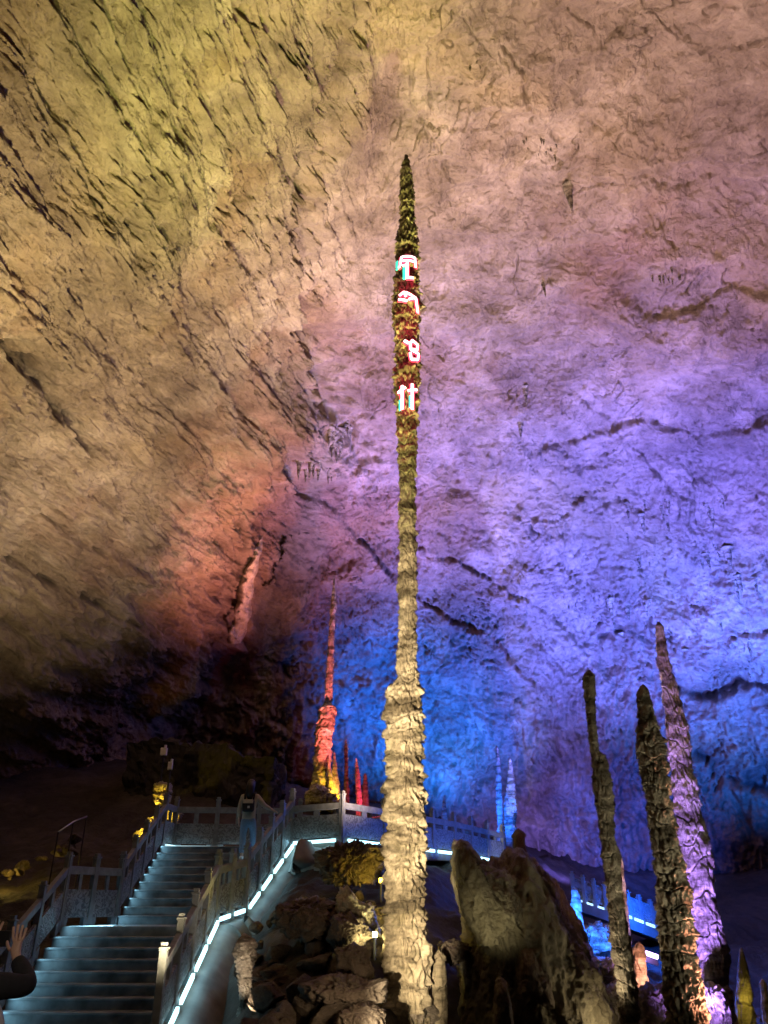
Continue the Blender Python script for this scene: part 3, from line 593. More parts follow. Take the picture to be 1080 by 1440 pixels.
for j in range(1, 11):
    yf = 17.5+.28*(j-1); zt = LZ+.16*j; xr = -2.95+.045*j; mb = MB()
    mb.box(-5.36, xr, yf, yf+.278, zt-.7, zt-.035); mb.build('step', M['step'], st)
    m2 = MB(); m2.box(-5.36, xr, yf-.03, yf+(.278 if j < 10 else .28), zt-.035, zt); m2.build('step', M['step'], st, bevel=.010)
TZ = LZ+1.6
def slab(name, pts, z, th, mat, label, kind=None, cat=None):
    n = len(pts); vs = [Vector((p[0], p[1], (p[2] if len(p) > 2 else z)-th)) for p in pts]+[Vector((p[0], p[1], (p[2] if len(p) > 2 else z))) for p in pts]
    mb = MB(); mb.v = vs; mb.f = [list(range(n))[::-1], [n+k for k in range(n)]]+[[k, (k+1) % n, (k+1) % n+n, k+n] for k in range(n)]
    o = mb.build(name, mat, None, origin=(pts[0][0], pts[0][1], z-th)); tag(o, label, cat, kind=kind); return o
RC = [P(215, 1475, 12.4), P(300, 1297, 16.3), P(342, 1282, 16.95), P(408, 1189, 19.2), P(480, 1184, 18.9), P(540, 1191, 20.0), P(640, 1203, 22.6), np.array([3.5, 24.6, 2.6])]
slab('path', [(-5.4, 20.30), (-2.5, 20.30), (RC[3][0]-.05, RC[3][1]), (RC[4][0], RC[4][1]), (RC[5][0], RC[5][1]), (RC[6][0], RC[6][1]), (3.5, 24.6), (3.0, 26.0), (1.4, 24.6), (-.6, 22.6), (-2.0, 22.2), (-5.4, 22.2)], TZ, .22, M['concrete'], 'stone path leading from the stair head to the right', 'structure')
# ------------------------------------------------------------------ railings
def railing(name, a, b, n, label, strip=0, strip_mat='led', mat='stone', group=None, feet=True, hgt=1.0, sblk=.34):
    a = Vector(a); b = Vector(b); t = thing(name, label, 'railing', a, group)
    d = b-a; dh = Vector((d.x, d.y, 0)).normalized(); nrm = Vector((-dh.y, dh.x, 0))
    posts = [a+d*(k/n) for k in range(n+1)]
    for q in posts:
        mb = MB(); mb.hexa(q-dh*.055, q+dh*.055, -.12, hgt+.16, .11); mb.hexa(q-dh*.07, q+dh*.07, hgt+.16, hgt+.19, .14); mb.hexa(q-dh*.045, q+dh*.045, hgt+.19, hgt+.25, .09)
        mb.build('post', M[mat], t, bevel=.008)
    mb = MB(); mb.hexa(a, b, hgt-.14, hgt, .095); mb.build('handrail', M[mat], t, bevel=.012)
    for k in range(n):
        p, q = posts[k]+dh*.056, posts[k+1]-dh*.056; s = (posts[k+1]-posts[k])
        p = posts[k]+s*(.056/max(.2, Vector((s.x, s.y)).length)); q = posts[k+1]-s*(.056/max(.2, Vector((s.x, s.y)).length))
        mb = MB(); mb.hexa(p, q, .12, .60, .06); mb.build('panel', M['carved'], t, bevel=.006)
        mb = MB(); m = (p+q)/2; l = (q-p)*.06; mb.hexa(m-l, m+l, .601, hgt-.141, .05); mb.build('baluster', M[mat], t)
        if feet:
            mb = MB(); mb.hexa(p, p+(q-p)*.16, -.1, .119, .10); mb.build('foot', M[mat], t); mb = MB(); mb.hexa(q-(q-p)*.16, q, -.1, .119, .10); mb.build('foot', M[mat], t)
        if strip:
            mb = MB(); mb.hexa(p+(q-p)*.05, q-(q-p)*.05, .0, .07, .05, off=strip*.10); mb.build('light_strip', M[strip_mat], t)
    return t
railing('stone_railing', RC[0], RC[1], 4, 'dark stone railing on the open right side of the lower stair flight', strip=-1)
railing('stone_railing', RC[1], RC[2], 2, 'short railing with a gold-lit edge bridging the stair landing', strip=-1, hgt=.95)
railing('stone_railing', RC[2], RC[3], 4, 'dark stone railing on the open right side of the upper stair flight', strip=-1)
railing('stone_railing', RC[3], RC[4], 1, 'single-bay railing at the bend where stairs meet the walkway', strip=-1, hgt=.85)
railing('stone_railing', RC[4], RC[5], 1, 'first bay of walkway railing beyond the bend', strip=-1, hgt=.85)
railing('stone_railing', RC[5], RC[6], 3, 'walkway railing passing behind the tallest needle', strip=-1, hgt=.85)
railing('stone_railing', RC[6], RC[7], 3, 'walkway railing disappearing behind the mound', strip=-1, hgt=.85)
railing('stone_railing', (-6.06, 12.2, LZ-.16*13.3+.02), (-6.06, 16.2, LZ+.02), 4, 'blue lit carved railing along the left of the lower stair flight')
railing('stone_railing', (-6.06, 16.2, LZ+.02), (-5.42, 17.5, LZ+.02), 2, 'blue lit carved railing around the left of the stair landing')
railing('stone_railing', (-5.42, 17.5, LZ+.1), (-5.42, 20.3, TZ), 4, 'blue lit carved railing along the left of the upper stair flight')
railing('stone_railing', (-5.42, 20.3, TZ), (-5.35, 21.1, TZ), 1, 'single bay of railing at the left corner of the stair head', strip=-1, strip_mat='led_soft')
railing('stone_railing', (-5.35, 21.1, TZ), (-2.2, 21.5, TZ), 3, 'carved railing facing the stairs across the back of the stair head', strip=-1, strip_mat='led_soft')
railing('stone_railing', (-2.2, 21.5, TZ), (1.4, 24.5, TZ), 4, 'rear railing of the walkway behind the tallest needle', hgt=.85)
# smooth flank under the right railing
def flank():
    pts = [Vector(p) for p in RC[:6]]; rows = []
    rs = np.linspace(0, 1, 9); V = []; n = 0
    for i in range(len(pts)-1):
        for t in np.linspace(0, 1, 24, endpoint=(i == len(pts)-2)):
            q = pts[i].lerp(pts[i+1], t); d = pts[min(i+1, len(pts)-1)]-pts[max(i-0, 0)]
            rows.append(q)
    tang = [(rows[min(k+6, len(rows)-1)]-rows[max(k-6, 0)]) for k in range(len(rows))]
    for q, d in zip(rows, tang):
        d.z = 0; d.normalize(); o = Vector((d.y, -d.x, 0))
        for s in rs:
            w = .12+s*.75; V.append((q.x+o.x*w*(1 if s > 0 else -2), q.y+o.y*w*(1 if s > 0 else -2), q.z-.06-.55*s**1.7))
    V = np.array(V); V[:, 2] += fbm(V.astype(np.float32)*2.2, 3, 77)*.05
    o = mesh_np('stair_flank', V, grid_faces(len(rows), len(rs)), M['concrete'], origin=(V[0, 0], V[0, 1], V[:, 2].min()))
    m = o.modifiers.new('solid', 'SOLIDIFY'); m.thickness = .3; m.offset = -1
    tag(o, 'rounded concrete bank carrying the lit railing down beside the stairs', 'bank')
flank()
# far walkway on the right
fa = [P(808, 1266, 24.5), P(870, 1287, 24), P(935, 1312, 25), P(985, 1322, 27)]
for k, lb in enumerate(('far walkway railing running down behind the blue stalagmites', 'far walkway railing with bright blue edge between the slim and bulky stalagmites', 'far walkway railing ending behind the violet stalagmite')):
    railing('stone_railing', fa[k], fa[k+1], 4, lb, strip=-1, strip_mat='led_soft', hgt=.5)
slab('path', [(p[0], p[1]-.15, p[2]) for p in fa]+[(p[0], p[1]+1.4, p[2]) for p in fa[::-1]], fa[0][2], .25, M['concrete'], 'lower stone path at the far right of the hall', 'structure')
# retaining block behind the stair head, boxes on the hill
def block():
    x0 = P(175, 1045, 26)[0]; pr = P(386, 1066, 26); zt = pr[2]; nx, nz = 60, 24
    bm = bmesh.new(); 
    top = [P(180, 1046, 26), P(235, 1040, 26), P(262, 1046, 26), P(318, 1049, 26), P(335, 1062, 26), P(386, 1066, 26)]
    mb = MB(); n = len(top)
    zb = 2.6
    for y in (26, 29):
        mb.v += [Vector((p[0], y, p[2])) for p in top]+[Vector((p[0], y, zb)) for p in top]
    for k in range(n-1):
        mb.f += [[k, k+1, n+k+1, n+k], [2*n+k, 3*n+k, 3*n+k+1, 2*n+k+1], [k, 2*n+k, 2*n+k+1, k+1]]
    mb.f += [[0, n, 3*n, 2*n], [n-1, 3*n-1, 4*n-1, 2*n-1]]
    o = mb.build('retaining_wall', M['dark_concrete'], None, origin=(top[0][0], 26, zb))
    bm = bmesh.new(); bm.from_mesh(o.data); bmesh.ops.remove_doubles(bm, verts=bm.verts[:], dist=1e-4); bmesh.ops.triangulate(bm, faces=bm.faces[:])
    for _ in range(5): bmesh.ops.subdivide_edges(bm, edges=[e for e in bm.edges if e.calc_length() > .16], cuts=1, use_grid_fill=True)
    bm.normal_update(); vv = np.array([q.co[:] for q in bm.verts], np.float32); dd = fbm(vv*.9, 4, 610)*.16+(np.abs(perlin(vv*2.6, 615))-.2)*.22+(np.abs(perlin(vv*6, 616))-.2)*.10
    nn = [q.normal.copy() for q in bm.verts]
    for q, d, n_ in zip(bm.verts, dd, nn): q.co += n_*float(d)
    bm.to_mesh(o.data); bm.free(); tag(o, 'dark rough retaining wall with stepped top behind the stair head', 'wall')
block()
def box_sign(px, py, w, h, Y, label):
    p = P(px, py, Y); t = thing('notice_box', label, 'box', (p[0], p[1], G(p[0], p[1])))
    mb = MB(); mb.hexa((p[0]-w/2, Y, p[2]-h/2), (p[0]+w/2, Y, p[2]-h/2), 0, h, .12); mb.build('housing', M['white'], t, bevel=.02)
    mb = MB(); mb.tube([(p[0], Y+.02, G(p[0], p[1])-.2), (p[0], Y+.02, p[2]-h/2)], .025); mb.build('post', M['black'], t)
    mb = MB(); mb.tube([(p[0]+.03, Y, p[2]+h/2), (p[0]+.03, Y, p[2]+h/2+.08)], .04); mb.build('cap', M['white'], t)
box_sign(230.5, 1057, .19, .22, 23.5, 'white box on a post, the upper one above the yellow rocks')
box_sign(239.5, 1077, .13, .22, 23.2, 'narrower white box on a post, just above the topmost yellow block')
a = P(82, 1170, 19); b = P(122, 1148, 20.5); t = thing('handrail', 'thin pale metal handrail on the dark left hill', 'handrail', a)
mb = MB(); mb.tube([a, (a+b)/2+np.array([0, 0, .05]), b], .018); mb.build('rail', plain('steel_rail', (.42, .42, .40), .35, .7), t, smooth=True)
for q in (a, (a+b)/2, b):
    mb = MB(); mb.tube([q, (q[0], q[1], min(G(q[0], q[1]), q[2])-.3)], .016); mb.build('post', M['black'], t)
# ------------------------------------------------------------------ projected laser characters, modelled as glowing ribbons on the needle
mc, mr = profile_pts(MAIN, 13.0)
def surf(px, py, lift=.02):
    o = np.interp(py, [q[0] for q in MAIN], [(q[1]+q[2])/2 for q in MAIN]); hw = np.interp(py, [q[0] for q in MAIN], [(q[2]-q[1])/2 for q in MAIN])
    p = P(px, py, 13.0); r = hw/FPX*depth(p)*1.12+lift; c = P(o, py, 13.0)
    dx = np.clip(p[0]-c[0], -r*.97, r*.97)
    return Vector((c[0]+dx, 13.0-math.sqrt(max(1e-4, r*r-dx*dx)), c[2]))
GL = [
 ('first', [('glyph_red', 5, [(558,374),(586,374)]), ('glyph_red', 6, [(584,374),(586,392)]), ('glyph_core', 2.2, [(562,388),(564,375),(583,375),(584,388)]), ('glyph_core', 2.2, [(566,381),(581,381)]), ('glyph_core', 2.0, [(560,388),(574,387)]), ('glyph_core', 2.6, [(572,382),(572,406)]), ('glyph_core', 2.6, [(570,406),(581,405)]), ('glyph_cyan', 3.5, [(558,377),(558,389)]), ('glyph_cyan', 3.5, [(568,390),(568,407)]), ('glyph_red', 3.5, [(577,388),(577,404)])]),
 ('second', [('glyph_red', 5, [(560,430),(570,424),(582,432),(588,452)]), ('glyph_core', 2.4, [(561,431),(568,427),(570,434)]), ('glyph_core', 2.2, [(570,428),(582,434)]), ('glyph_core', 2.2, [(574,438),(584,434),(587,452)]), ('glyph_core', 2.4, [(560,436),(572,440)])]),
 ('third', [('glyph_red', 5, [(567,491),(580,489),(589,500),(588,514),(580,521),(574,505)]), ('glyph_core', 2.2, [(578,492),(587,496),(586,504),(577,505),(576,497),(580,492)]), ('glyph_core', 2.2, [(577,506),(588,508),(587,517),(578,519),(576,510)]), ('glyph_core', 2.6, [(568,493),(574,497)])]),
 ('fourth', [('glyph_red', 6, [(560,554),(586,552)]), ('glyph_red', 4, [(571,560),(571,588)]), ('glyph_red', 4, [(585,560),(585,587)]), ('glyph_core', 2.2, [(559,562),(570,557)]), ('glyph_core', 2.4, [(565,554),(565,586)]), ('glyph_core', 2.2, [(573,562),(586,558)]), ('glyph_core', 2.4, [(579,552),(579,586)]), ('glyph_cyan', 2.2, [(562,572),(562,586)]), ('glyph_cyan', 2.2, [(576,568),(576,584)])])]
main['label'] = 'tallest needle stalagmite with four projected red characters near its tip'
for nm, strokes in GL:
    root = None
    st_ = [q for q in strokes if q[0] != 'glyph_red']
    for mt, wpx, pts in [('glyph_red', w_+2.8, p_) for m_, w_, p_ in st_ if m_ == 'glyph_core']+st_:  # red halo of the projected light, laid as wider ribbons under the cores
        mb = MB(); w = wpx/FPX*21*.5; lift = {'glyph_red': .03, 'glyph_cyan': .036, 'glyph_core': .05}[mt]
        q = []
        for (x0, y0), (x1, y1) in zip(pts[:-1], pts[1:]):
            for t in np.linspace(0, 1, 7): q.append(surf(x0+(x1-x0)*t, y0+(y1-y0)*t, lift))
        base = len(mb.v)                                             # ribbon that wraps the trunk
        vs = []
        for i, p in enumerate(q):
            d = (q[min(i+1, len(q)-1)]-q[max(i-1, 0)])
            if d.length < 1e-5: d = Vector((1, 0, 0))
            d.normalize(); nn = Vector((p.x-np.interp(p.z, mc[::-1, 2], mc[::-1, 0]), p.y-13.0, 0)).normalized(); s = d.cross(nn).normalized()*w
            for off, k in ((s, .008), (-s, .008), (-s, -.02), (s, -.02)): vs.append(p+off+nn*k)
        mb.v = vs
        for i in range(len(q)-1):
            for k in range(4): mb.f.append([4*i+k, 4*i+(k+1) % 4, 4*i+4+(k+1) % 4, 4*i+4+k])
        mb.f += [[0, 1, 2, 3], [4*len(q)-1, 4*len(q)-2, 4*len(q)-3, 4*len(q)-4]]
        o = mb.build('projected_character', M[mt], main)
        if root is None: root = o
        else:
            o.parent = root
# ------------------------------------------------------------------ lamps
def aim(o, tgt):
    d = Vector(tgt)-o.location; o.rotation_euler = d.to_track_quat('-Z', 'Y').to_euler()
def spot(name, loc, tgt, col, pw, ang=60, blend=.8, rad=.1, scale=None):
    l = bpy.data.lights.new(name, 'SPOT'); l.color = col; l.energy = pw; l.spot_size = R(ang); l.spot_blend = blend; l.shadow_soft_size = rad
    o = bpy.data.objects.new(name, l); link(o); o.location = loc; aim(o, tgt)
    if scale: o.scale = scale
    return o
def point(name, loc, col, pw, rad=.1):
    l = bpy.data.lights.new(name, 'POINT'); l.color = col; l.energy = pw; l.shadow_soft_size = rad
    o = bpy.data.objects.new(name, l); link(o); o.location = loc; return o
def area(name, a, b, tgt, col, pw, w=.08):
    a = Vector(a); b = Vector(b); l = bpy.data.lights.new(name, 'AREA'); l.shape = 'RECTANGLE'; l.size = (b-a).length; l.size_y = w; l.color = col; l.energy = pw
    o = bpy.data.objects.new(name, l); link(o); o.location = (a+b)/2
    x = (b-a).normalized(); z = -(Vector(tgt)-o.location); z = (z-x*z.dot(x)).normalized(); y = z.cross(x)
    o.rotation_euler = Matrix((x, y, z)).transposed().to_euler(); return o
S = lambda px, py: shell_px(px, py)
KW = 1000.0
# coloured wall washers
spot('wash_yellow', (-1.6, 9.2, .2), S(190, 160), (1, .80, .35), 15*KW, 76, 1, .4)
spot('wash_lime', (1.2, 9.4, .2), S(400, 30), (.90, 1, .24), 26*KW, 40, 1, .4)
spot('wash_tan', (-2.0, 11.0, .3), S(60, 570), (1, .77, .43), 15*KW, 72, 1, .4)
spot('wash_tan_far', (1.7, 16.8, 1.6), S(290, 600), (1, .70, .48), 14*KW, 60, 1, .4)
spot('wash_orange', (-2.6, 30.0, 6.0), S(310, 800), (1, .36, .25), 3.4*KW, 54, 1, .3)
spot('wash_red', (-1.0, 29.5, 5.6), S(410, 740), (1, .40, .34), 5.5*KW, 72, 1, .3)
spot('wash_pink', (4.8, 18.0, 1.2), S(860, 120), (1, .64, .54), 31*KW, 84, 1, .4)
spot('wash_amber', (2.0, 17.4, 2.1), S(630, 60), (1, .74, .40), 14*KW, 60, 1, .4)
spot('wash_mauve', (6.3, 28.5, 2.2), S(700, 500), (.62, .46, 1), 13*KW, 72, 1, .4)
spot('wash_rose', (2.4, 20.5, 2.6), S(540, 400), (1, .78, .74), 14*KW, 64, 1, .4)
spot('wash_violet', (10.0, 25.0, 1.2), S(1040, 530), (.40, .20, 1), 19*KW, 56, 1, .4)
spot('wash_blue', (8.0, 28.0, 1.6), S(800, 740), (.13, .14, 1), 62*KW, 84, 1, .3)
spot('wash_blue_right', (12.0, 23.5, .6), S(1000, 780), (.13, .16, 1), 60*KW, 75, 1, .3)
spot('wash_azure', (2.8, 30.0, 3.8), S(610, 980), (.01, .13, 1), 32*KW, 76, 1, .3)
spot('wash_azure_right', (15.0, 26.0, 1.6), S(1030, 960), (.015, .13, 1), 42*KW, 64, 1, .3)
spot('wash_purple_low', (6.5, 30.0, 2.6), S(790, 1080), (.20, .15, 1), 7*KW, 90, 1, .2)
spot('wash_lilac', (1.8, 27.5, 3.4), S(580, 700), (.40, .32, 1), 30*KW, 60, 1, .3)
spot('wash_blue_gap', (11.0, 30.5, 2.2), S(890, 1170), (.015, .09, 1), 9*KW, 60, 1, .2)
spot('wash_azure_core', (3.6, 30.5, 3.6), S(606, 1040), (.01, .19, 1), 12*KW, 42, 1, .2)
# needle light, long narrow beam from the floor in front
spot('needle_beam', (-.9, 6.0, .75), (.48, 13, 3.5), (1, .84, .58), 13.5*KW, 72, .9, .05, (.13, 1, 1))
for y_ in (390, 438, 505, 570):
    q_ = P(573, y_, 12.2); point('character_glow', q_, (1, .06, .16), 15, .08)  # added point lights for the characters' red spill on the trunk
# stair light
fx0, fy0 = P(345, 1213, 19.5)[0], 19.5
CY = (.36, .78, 1.0)
area('stair_led_low', (-5.95, 12.3, -.75), (-5.95, 16.1, 1.32), (-4.4, 14.2, -.1), CY, 13)
area('stair_led_landing', (-5.9, 16.3, 1.34), (-5.4, 17.4, 1.34), (-4.4, 16.6, 1.1), CY, 9)
area('stair_led_up', (-5.33, 17.6, 1.5), (-5.33, 20.2, 2.95), (-4.0, 18.8, 1.9), CY, 6)
area('stair_led_back', (-5.2, 21.0, 2.93), (-2.6, 21.3, 2.93), (-4, 20, 2.9), CY, 3)
for k in range(6):
    a = RC[k]; b = RC[k+1]; d = (b-a); d = d/np.linalg.norm(d[:2]); o = np.array([d[1], -d[0], 0])
    area('edge_led', a+o*.2+np.array([0, 0, .07]), b+o*.2+np.array([0, 0, .07]), (a+b)/2+o*1.2-np.array([0, 0, .9]), CY, 1.6*float(np.linalg.norm(b-a)))
# small local lamps
spot('red_lamp', P(480, 1118, 26.0), P(463, 900, 28), (1, .17, .14), 3800, 80, 1)
spot('amber_lamp', P(492, 1122, 26.6), P(464, 1112, 27.6), (1, .62, .03), 420, 62, 1)
spot('crimson_lamp', P(534, 1142, 26.0), P(506, 1112, 27.5), (1, .04, .10), 420, 76, 1)
spot('blue_lamp', P(640, 1180, 28.6), P(625, 1140, 30), (.01, .12, 1), 260, 70, 1)
spot('blue_lamp', P(700, 1180, 29.0), P(712, 1120, 31.2), (.01, .12, 1), 2600, 80, 1)
point('blue_lamp', P(838, 1345, 18.9), (.01, .14, 1), 650)
point('blue_lamp', P(800, 1290, 19.4), (.01, .12, 1), 300)
spot('violet_lamp', (P(960, 1500, 12.9)[0], 12.7, -.4), P(975, 1150, 14.5), (.36, .20, 1), 3.0*KW, 80, 1)
spot('salmon_lamp', P(1050, 1480, 11.2), P(975, 1330, 11.5), (1, .40, .26), 900, 90, 1)
spot('rim_lamp', P(836, 1430, 11.7), P(874, 1290, 12.0), (1, .80, .55), 110, 90, 1)
spot('salmon_lamp', P(932, 1365, 14.6), P(899, 1350, 15.5), (1, .42, .28), 160, 100, 1)
point('salmon_lamp', P(916, 1455, 14.6), (1, .42, .28), 40)
spot('rim_lamp', P(850, 1470, 13.0), P(905, 1250, 12.3), (1, .62, .42), 700, 90, 1)
point('cream_lamp', P(868, 1450, 12.5), (1, .8, .5), 14)
spot('grey_lamp', (5.3, 8.6, .2), P(892, 1120, 12), (1, .90, .66), 420, 75, 1)
spot('stump_lamp', P(352, 1425, 12.7), P(343, 1345, 13.6), (1, .78, .55), 120, 50, .6)
spot('rock_lamp', P(530, 1340, 12.75), P(500, 1275, 13.9), (1, .86, .40), 110, 90, 1, .05)
point('bank_lamp', P(536, 1243, 15.6), (1, .70, .08), 30, .05)
spot('hill_lamp', P(180, 1168, 20.4), P(228, 1160, 22.0), (1, .66, .05), 420, 56, 1, .05)
spot('hill_lamp', P(213, 1138, 22.6), P(229, 1113, 23.4), (1, .66, .05), 50, 46, 1, .05)
point('hill_lamp', P(8, 1232, 20.0), (1, .66, .10), 9, .05)
point('hill_lamp', P(60, 1212, 20.2), (1, .66, .10), 5, .05)
spot('heap_lamp', (.0, 9.6, .7), (-1.6, 13.5, .9), (1, .74, .48), 85, 80, 1)
spot('mound_lamp', P(668, 1372, 11.9), P(695, 1255, 13.0), (1, .88, .55), 42, 70, 1)
point('edge_lamp', P(1050, 1400, 16.1), (1, .75, .1), 6, .05)
point('gold_lamp', P(322, 1246, 15.5), (1, .72, .12), 5, .04)
point('foot_glow', (fx0+.35, fy0-.1, LZ+.16*8+.12), CY, 1.6, .04)
point('blue_lamp', P(917, 1285, 23.2), (.01, .12, 1), 420)
point('tube_light', P(920, 1347, 17.6), (.5, .25, 1), 60, .1)
# lamps that show
def floodlight(px, py, Y, mat, label, s=.07):
    p = P(px, py, Y); t = thing('floodlight', label, 'lamp', p)
    mb = MB(); mb.hexa(p+np.array([-s, 0, -s]), p+np.array([s, 0, -s]), 0, 2*s, s*1.4, off=s); mb.build('housing', M['black'], t, bevel=.01)
    mb = MB(); mb.hexa(p+np.array([-s*.8, -.02, -s*.8]), p+np.array([s*.8, -.02, -s*.8]), 0, 1.6*s, .02); mb.build('lens', M[mat], t)
    mb = MB(); mb.tube([p+np.array([0, s, -s]), p+np.array([0, s, -s-.3])], .02); mb.build('stem', M['black'], t)
floodlight(527, 1314, 13.3, 'lens_glow', 'bright floor lamp at the tip of the yellow white rock', .045)
floodlight(536, 1238, 15.9, 'lens_yellow', 'yellow floor lamp beside the craggy bank under the walkway', .05)
t = thing('tube_lamp', 'glowing violet tube lamp between the slim and bulky stalagmites', 'lamp', P(919, 1343, 18))
mb = MB(); a = P(908, 1340, 18); b = P(925, 1346, 18); mb.tube([a, b], .045, 12); mb.build('tube', M['tube_glow'], t, smooth=True)
mb = MB(); mb.hexa(a-np.array([0, 0, .12]), b-np.array([0, 0, .12]), -.04, .06, .1, off=.08); mb.build('housing', M['black'], t)
# ------------------------------------------------------------------ people
def skin_obj(name, verts, edges, radii, mat, parent, root=0, sub=2, org=(0, 0, 0)):
    me = bpy.data.meshes.new(name); O = Vector(org); me.from_pydata([Vector(v)-O for v in verts], edges, [])
    o = bpy.data.objects.new(name, me); link(o, parent)
    m = o.modifiers.new('skin', 'SKIN'); m.use_smooth_shade = True
    if not me.skin_vertices: 
        bpy.context.view_layer.objects.active = o
    sv = me.skin_vertices[0].data
    for k, r in enumerate(radii):
        sv[k].radius = r if hasattr(r, '__len__') else (r, r); sv[k].use_root = (k == root)
    s = o.modifiers.new('sub', 'SUBSURF'); s.levels = sub; s.render_levels = sub
    me.materials.append(mat); return o
def chain(n): return [(k, k+1) for k in range(n-1)]
def ball(name, c, r, mat, parent, org, sc=(1, 1, 1), cut=None, sub=3):
    bm = bmesh.new(); bmesh.ops.create_icosphere(bm, subdivisions=sub, radius=1)
    for v in bm.verts:
        v.co = Vector((v.co.x*sc[0], v.co.y*sc[1], v.co.z*sc[2]))*r
        if cut: v.co = cut(v.co)
        v.co += Vector(c)-Vector(org)
    me = bpy.data.meshes.new(name); bm.to_mesh(me); bm.free(); me.polygons.foreach_set('use_smooth', [True]*len(me.polygons)); me.materials.append(mat)
    o = bpy.data.objects.new(name, me); link(o, parent); return o
def hand(verts, edges, radii, wrist, wi, d, side, nrm, s=1.0, curl=.5, base_r=.022):
    """adds palm and five fingers to a skin skeleton; d along the hand, side towards the thumb, nrm the palm's facing"""
    d = Vector(d).normalized(); side = Vector(side).normalized(); nrm = Vector(nrm).normalized(); w = Vector(wrist)
    pc = w+d*.05*s; verts.append(pc); pi = len(verts)-1; edges.append((wi, pi)); radii.append((.034*s, .016*s))
    for k, (off, ln) in enumerate(((.030, .072), (.010, .082), (-.011, .076), (-.031, .058))):
        kn = w+d*.092*s+side*off*s; prev = pi
        for t, cu in ((0, 0), (.45, .12), (.78, .35), (1.0, .6)):
            verts.append(kn+d*ln*s*t*(1-.25*curl*t)+nrm*ln*s*cu*curl+side*off*.35*t*s); edges.append((prev, len(verts)-1)); radii.append(.0088*s if t < 1 else .0068*s); prev = len(verts)-1
    prev = pi
    for t, (a, b) in enumerate(((.015, .040), (.042, .062), (.068, .072))):
        verts.append(w+d*(.02+a)*s+side*b*s+nrm*.012*t*s); edges.append((prev, len(verts)-1)); radii.append(.0100*s if t < 2 else .0075*s); prev = len(verts)-1
# person on the stairs, seen from behind
fx, fy = P(345, 1213, 19.5)[0], 19.5; fz = LZ+.16*8
pt = thing('person', 'person in a beige jacket and jeans with a dark backpack near the stair head', 'person', (fx, fy, fz))
O = (fx, fy, fz); W = lambda x, y, z: Vector((fx+x, fy+y, fz+z))
# continuous body
V = [W(0,0,.92), W(0,.01,1.10), W(0,.03,1.32), W(.0,.04,1.42), W(0,.05,1.50), W(0,.06,1.58), W(0,.05,1.68)]; E = chain(7); Rd = [(.145,.11), (.125,.10), (.15,.105), (.12,.08), (.052,.052), (.078,.09), (.08,.095)]
def add(ch, frm, rs):
    p = frm
    for v, r in zip(ch, rs): V.append(v); E.append((p, len(V)-1)); Rd.append(r); p = len(V)-1
    return p
add([W(-.09,0,.84), W(-.10,.03,.50), W(-.10,0,.10), W(-.10,.0,.05)], 0, [.095, .065, .045, .045])
add([W(.09,0,.86), W(.11,.10,.56), W(.10,.20,.24), W(.10,.22,.20)], 0, [.095, .065, .045, .045])
wl_ = add([W(-.18,.03,1.37), W(-.23,.02,1.10), W(-.24,.08,.88)], 2, [.055, .045, .032])
wr_ = add([W(.18,.03,1.37), W(.34,.06,1.18), W(.52,.16,1.10)], 2, [.055, .045, .032])
hand(V, E, Rd, V[wl_], wl_, (0, .15, -1), (0, 1, 0), (1, 0, 0), 1)
hand(V, E, Rd, V[wr_], wr_, (.8, .4, -.3), (-.3, .8, 0), (0, 0, -1), 1)
skin_obj('body', V, E, Rd, M['skin'], pt, 0, 2, O)
V = [W(0,0,.82), W(0,0,.95), W(0,.01,1.12), W(0,.03,1.32), W(0,.04,1.44)]; E = chain(5); Rd = [(.185,.15), (.175,.14), (.16,.125), (.175,.125), (.10,.08)]
add([W(-.185,.03,1.37), W(-.235,.02,1.10), W(-.245,.075,.91)], 3, [.075, .06, .048])
add([W(.185,.03,1.37), W(.34,.06,1.18), W(.50,.15,1.105)], 3, [.075, .06, .045])
skin_obj('jacket', V, E, Rd, M['jacket'], pt, 0, 2, O)
V = [W(0,0,.95), W(0,0,.86)]; E = [(0, 1)]; Rd = [(.165,.13), (.16,.125)]
add([W(-.095,0,.76), W(-.105,.035,.50), W(-.105,.0,.12)], 1, [.105, .082, .075])
add([W(.095,0.01,.78), W(.115,.105,.56), W(.105,.205,.26)], 1, [.105, .082, .075])
skin_obj('jeans', V, E, Rd, M['denim'], pt, 0, 2, O)
for sx, yy, zz in ((-.105, .03, .045), (.105, .24, .20)): ball('shoe', W(sx, yy+.02, zz), 1, M['shoe'], pt, O, (.05, .13, .05))
hr = ball('hair', W(0, .035, 1.665), .105, M['hair'], pt, O, (1, 1.1, 1.15))
mb = MB(); mb.tube([W(0, -.02, 1.70), W(0, -.06, 1.58), W(0, -.075, 1.42), W(.01, -.09, 1.28)], [.09, .10, .095, .04], 12); mb.build('hair', M['hair'], pt, smooth=True)
bag = bpy.data.objects.new('backpack', None); link(bag); bag.location = W(0, -.17, 1.02); tag(bag, 'small dark backpack with a pale flap worn by the person on the stairs', 'backpack')
mb = MB(); mb.box(fx-.14, fx+.14, fy-.24, fy-.105, fz+1.02, fz+1.30); mb.build('main_pouch', M['black_cloth'], bag, bevel=.045)
mb = MB(); mb.box(fx-.115, fx+.115, fy-.285, fy-.236, fz+1.04, fz+1.17); mb.build('front_pocket', M['black_cloth'], bag, bevel=.02)
mb = MB(); mb.box(fx-.12, fx+.12, fy-.262, fy-.236, fz+1.20, fz+1.29); mb.build('flap', M['jacket'], bag, bevel=.012)
mb = MB(); mb.box(fx-.0, fx+.05, fy-.292, fy-.284, fz+1.09, fz+1.14); mb.build('badge', M['white_cloth'], bag)
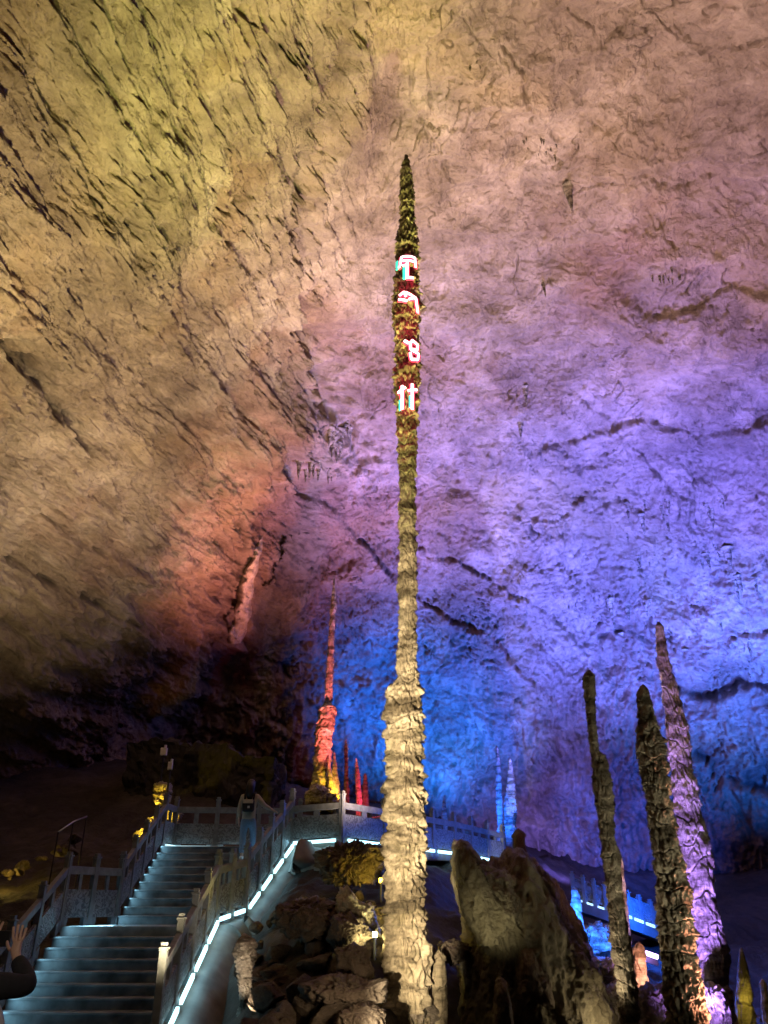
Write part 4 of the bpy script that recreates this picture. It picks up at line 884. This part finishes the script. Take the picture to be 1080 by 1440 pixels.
for s in (-1, 1):
    mb = MB(); mb.tube([W(s*.10, -.12, 1.28), W(s*.115, -.07, 1.45), W(s*.115, .06, 1.475), W(s*.12, .15, 1.36)], .022, 8); mb.build('strap', M['black_cloth'], bag, smooth=True)
# person at the left edge raising a phone
gx, gy = -2.31, 4.95; g0 = -.10
qt = thing('person', 'person in black sleeves and a white top raising both hands to take a picture', 'person', (gx, gy, g0))
O = (gx, gy, g0)
A3 = lambda px, py, Y: Vector(P(px, py, Y))
el_ = A3(43, 1387, 5.05); wr0 = A3(22, 1345, 5.16); sh = Vector((gx+.17, gy-.02, 1.20))
lw = A3(-14, 1338, 5.25); lel = Vector((gx-.36, gy+.18, 1.08)); lsh = Vector((gx-.17, gy-.02, 1.20))
V = [Vector((gx, gy, .80)), Vector((gx, gy, .98)), Vector((gx, gy-.01, 1.15)), Vector((gx, gy-.01, 1.24)), Vector((gx, gy+.0, 1.31)), Vector((gx, gy+.02, 1.38)), Vector((gx, gy+.02, 1.48))]
E = chain(7); Rd = [(.14,.105), (.12,.09), (.14,.10), (.10,.075), (.05,.05), (.072,.085), (.076,.09)]
add([Vector((gx-.09, gy, .72)), Vector((gx-.10, gy+.02, .36)), Vector((gx-.10, gy, -.02)), Vector((gx-.10, gy+.12, -.06))], 0, [.09, .062, .045, .035])
add([Vector((gx+.09, gy, .72)), Vector((gx+.10, gy+.02, .36)), Vector((gx+.10, gy, -.02)), Vector((gx+.10, gy+.12, -.06))], 0, [.09, .062, .045, .035])
a_ = add([sh, el_, wr0], 2, [.036, .030, .027]); b_ = add([lsh, lel, lw], 2, [.036, .030, .027])
hand(V, E, Rd, wr0, a_, (-.12, .15, 1), (-1, .1, -.1), (-.2, 1, 0), 1.0, .25)
hand(V, E, Rd, lw, b_, (-.1, .15, 1), (1, .1, 0), (.2, 1, 0), 1.0, .3)
skin_obj('body', V, E, Rd, M['skin'], qt, 0, 2, O)
V = [Vector((gx, gy, .90)), Vector((gx, gy-.005, 1.0)), Vector((gx, gy-.01, 1.15)), Vector((gx, gy-.01, 1.26))]; E = chain(4); Rd = [(.155,.12), (.14,.11), (.155,.115), (.09,.075)]
add([sh, el_, el_.lerp(wr0, .93)], 2, [.075, .064, .045]); add([lsh, lel, lel.lerp(lw, .93)], 2, [.07, .06, .043])
skin_obj('sleeves', V, E, Rd, M['black_cloth'], qt, 0, 2, O)
V = [Vector((gx+.02, gy, .70)), Vector((gx+.02, gy, .90)), Vector((gx+.01, gy-.01, 1.06)), Vector((gx, gy-.01, 1.17))]; skin_obj('white_top', V, chain(4), [(.29,.17), (.285,.16), (.265,.14), (.16,.12)], M['white_cloth'], qt, 0, 2, O)
V = [Vector((gx, gy, .80)), Vector((gx, gy, .72))]; E = [(0, 1)]; Rd = [(.155,.12), (.15,.115)]
for s in (-1, 1): add([Vector((gx+s*.09, gy, .64)), Vector((gx+s*.10, gy+.02, .36)), Vector((gx+s*.10, gy, .02))], 1, [.10, .08, .065])
skin_obj('trousers', V, E, Rd, M['trouser'], qt, 0, 2, O)
for s in (-1, 1): ball('shoe', (gx+s*.10, gy+.06, -.05), 1, M['black_cloth'], qt, O, (.05, .13, .05))
ball('hair', (gx, gy+.0, 1.475), .10, M['hair'], qt, O, (1, 1.1, 1.15))
ball('nose', (gx, gy+.115, 1.42), .016, M['skin'], qt, O)
mb = MB(); pc = A3(2, 1318, 5.22); mb.hexa(pc+Vector((-.085, 0, -.05)), pc+Vector((.055, 0, -.05)), 0, .085, .009); o = mb.build('phone', M['black'], None, origin=pc, bevel=.008); tag(o, 'dark phone held up by the person at the left edge', 'phone')
spot('hand_fill', (-1.2, 2.4, 2.6), (-2.0, 5.1, 1.3), (1, .82, .66), 70, 30, 1)  # added fill light without a fitting, brightens the raised hand
# ------------------------------------------------------------------ world & render
w = bpy.data.worlds.new('World'); bpy.context.scene.world = w; w.use_nodes = True
bg = w.node_tree.nodes['Background']; bg.inputs[0].default_value = (.02, .02, .03, 1); bg.inputs[1].default_value = .1
sc = bpy.context.scene
sc.view_settings.view_transform = 'Standard'; sc.view_settings.look = 'None'; sc.view_settings.exposure = 0; sc.view_settings.gamma = 1
sc.render.engine = 'CYCLES'
cy = sc.cycles; cy.use_denoising = True
try: cy.denoiser = 'OPENIMAGEDENOISE'; cy.denoising_input_passes = 'RGB_ALBEDO_NORMAL'
except Exception as ex: print(ex)
cy.max_bounces = 4; cy.diffuse_bounces = 2; cy.glossy_bounces = 2; cy.sample_clamp_indirect = 4; cy.sample_clamp_direct = 0; cy.use_light_tree = True
cy.caustics_reflective = False; cy.caustics_refractive = False
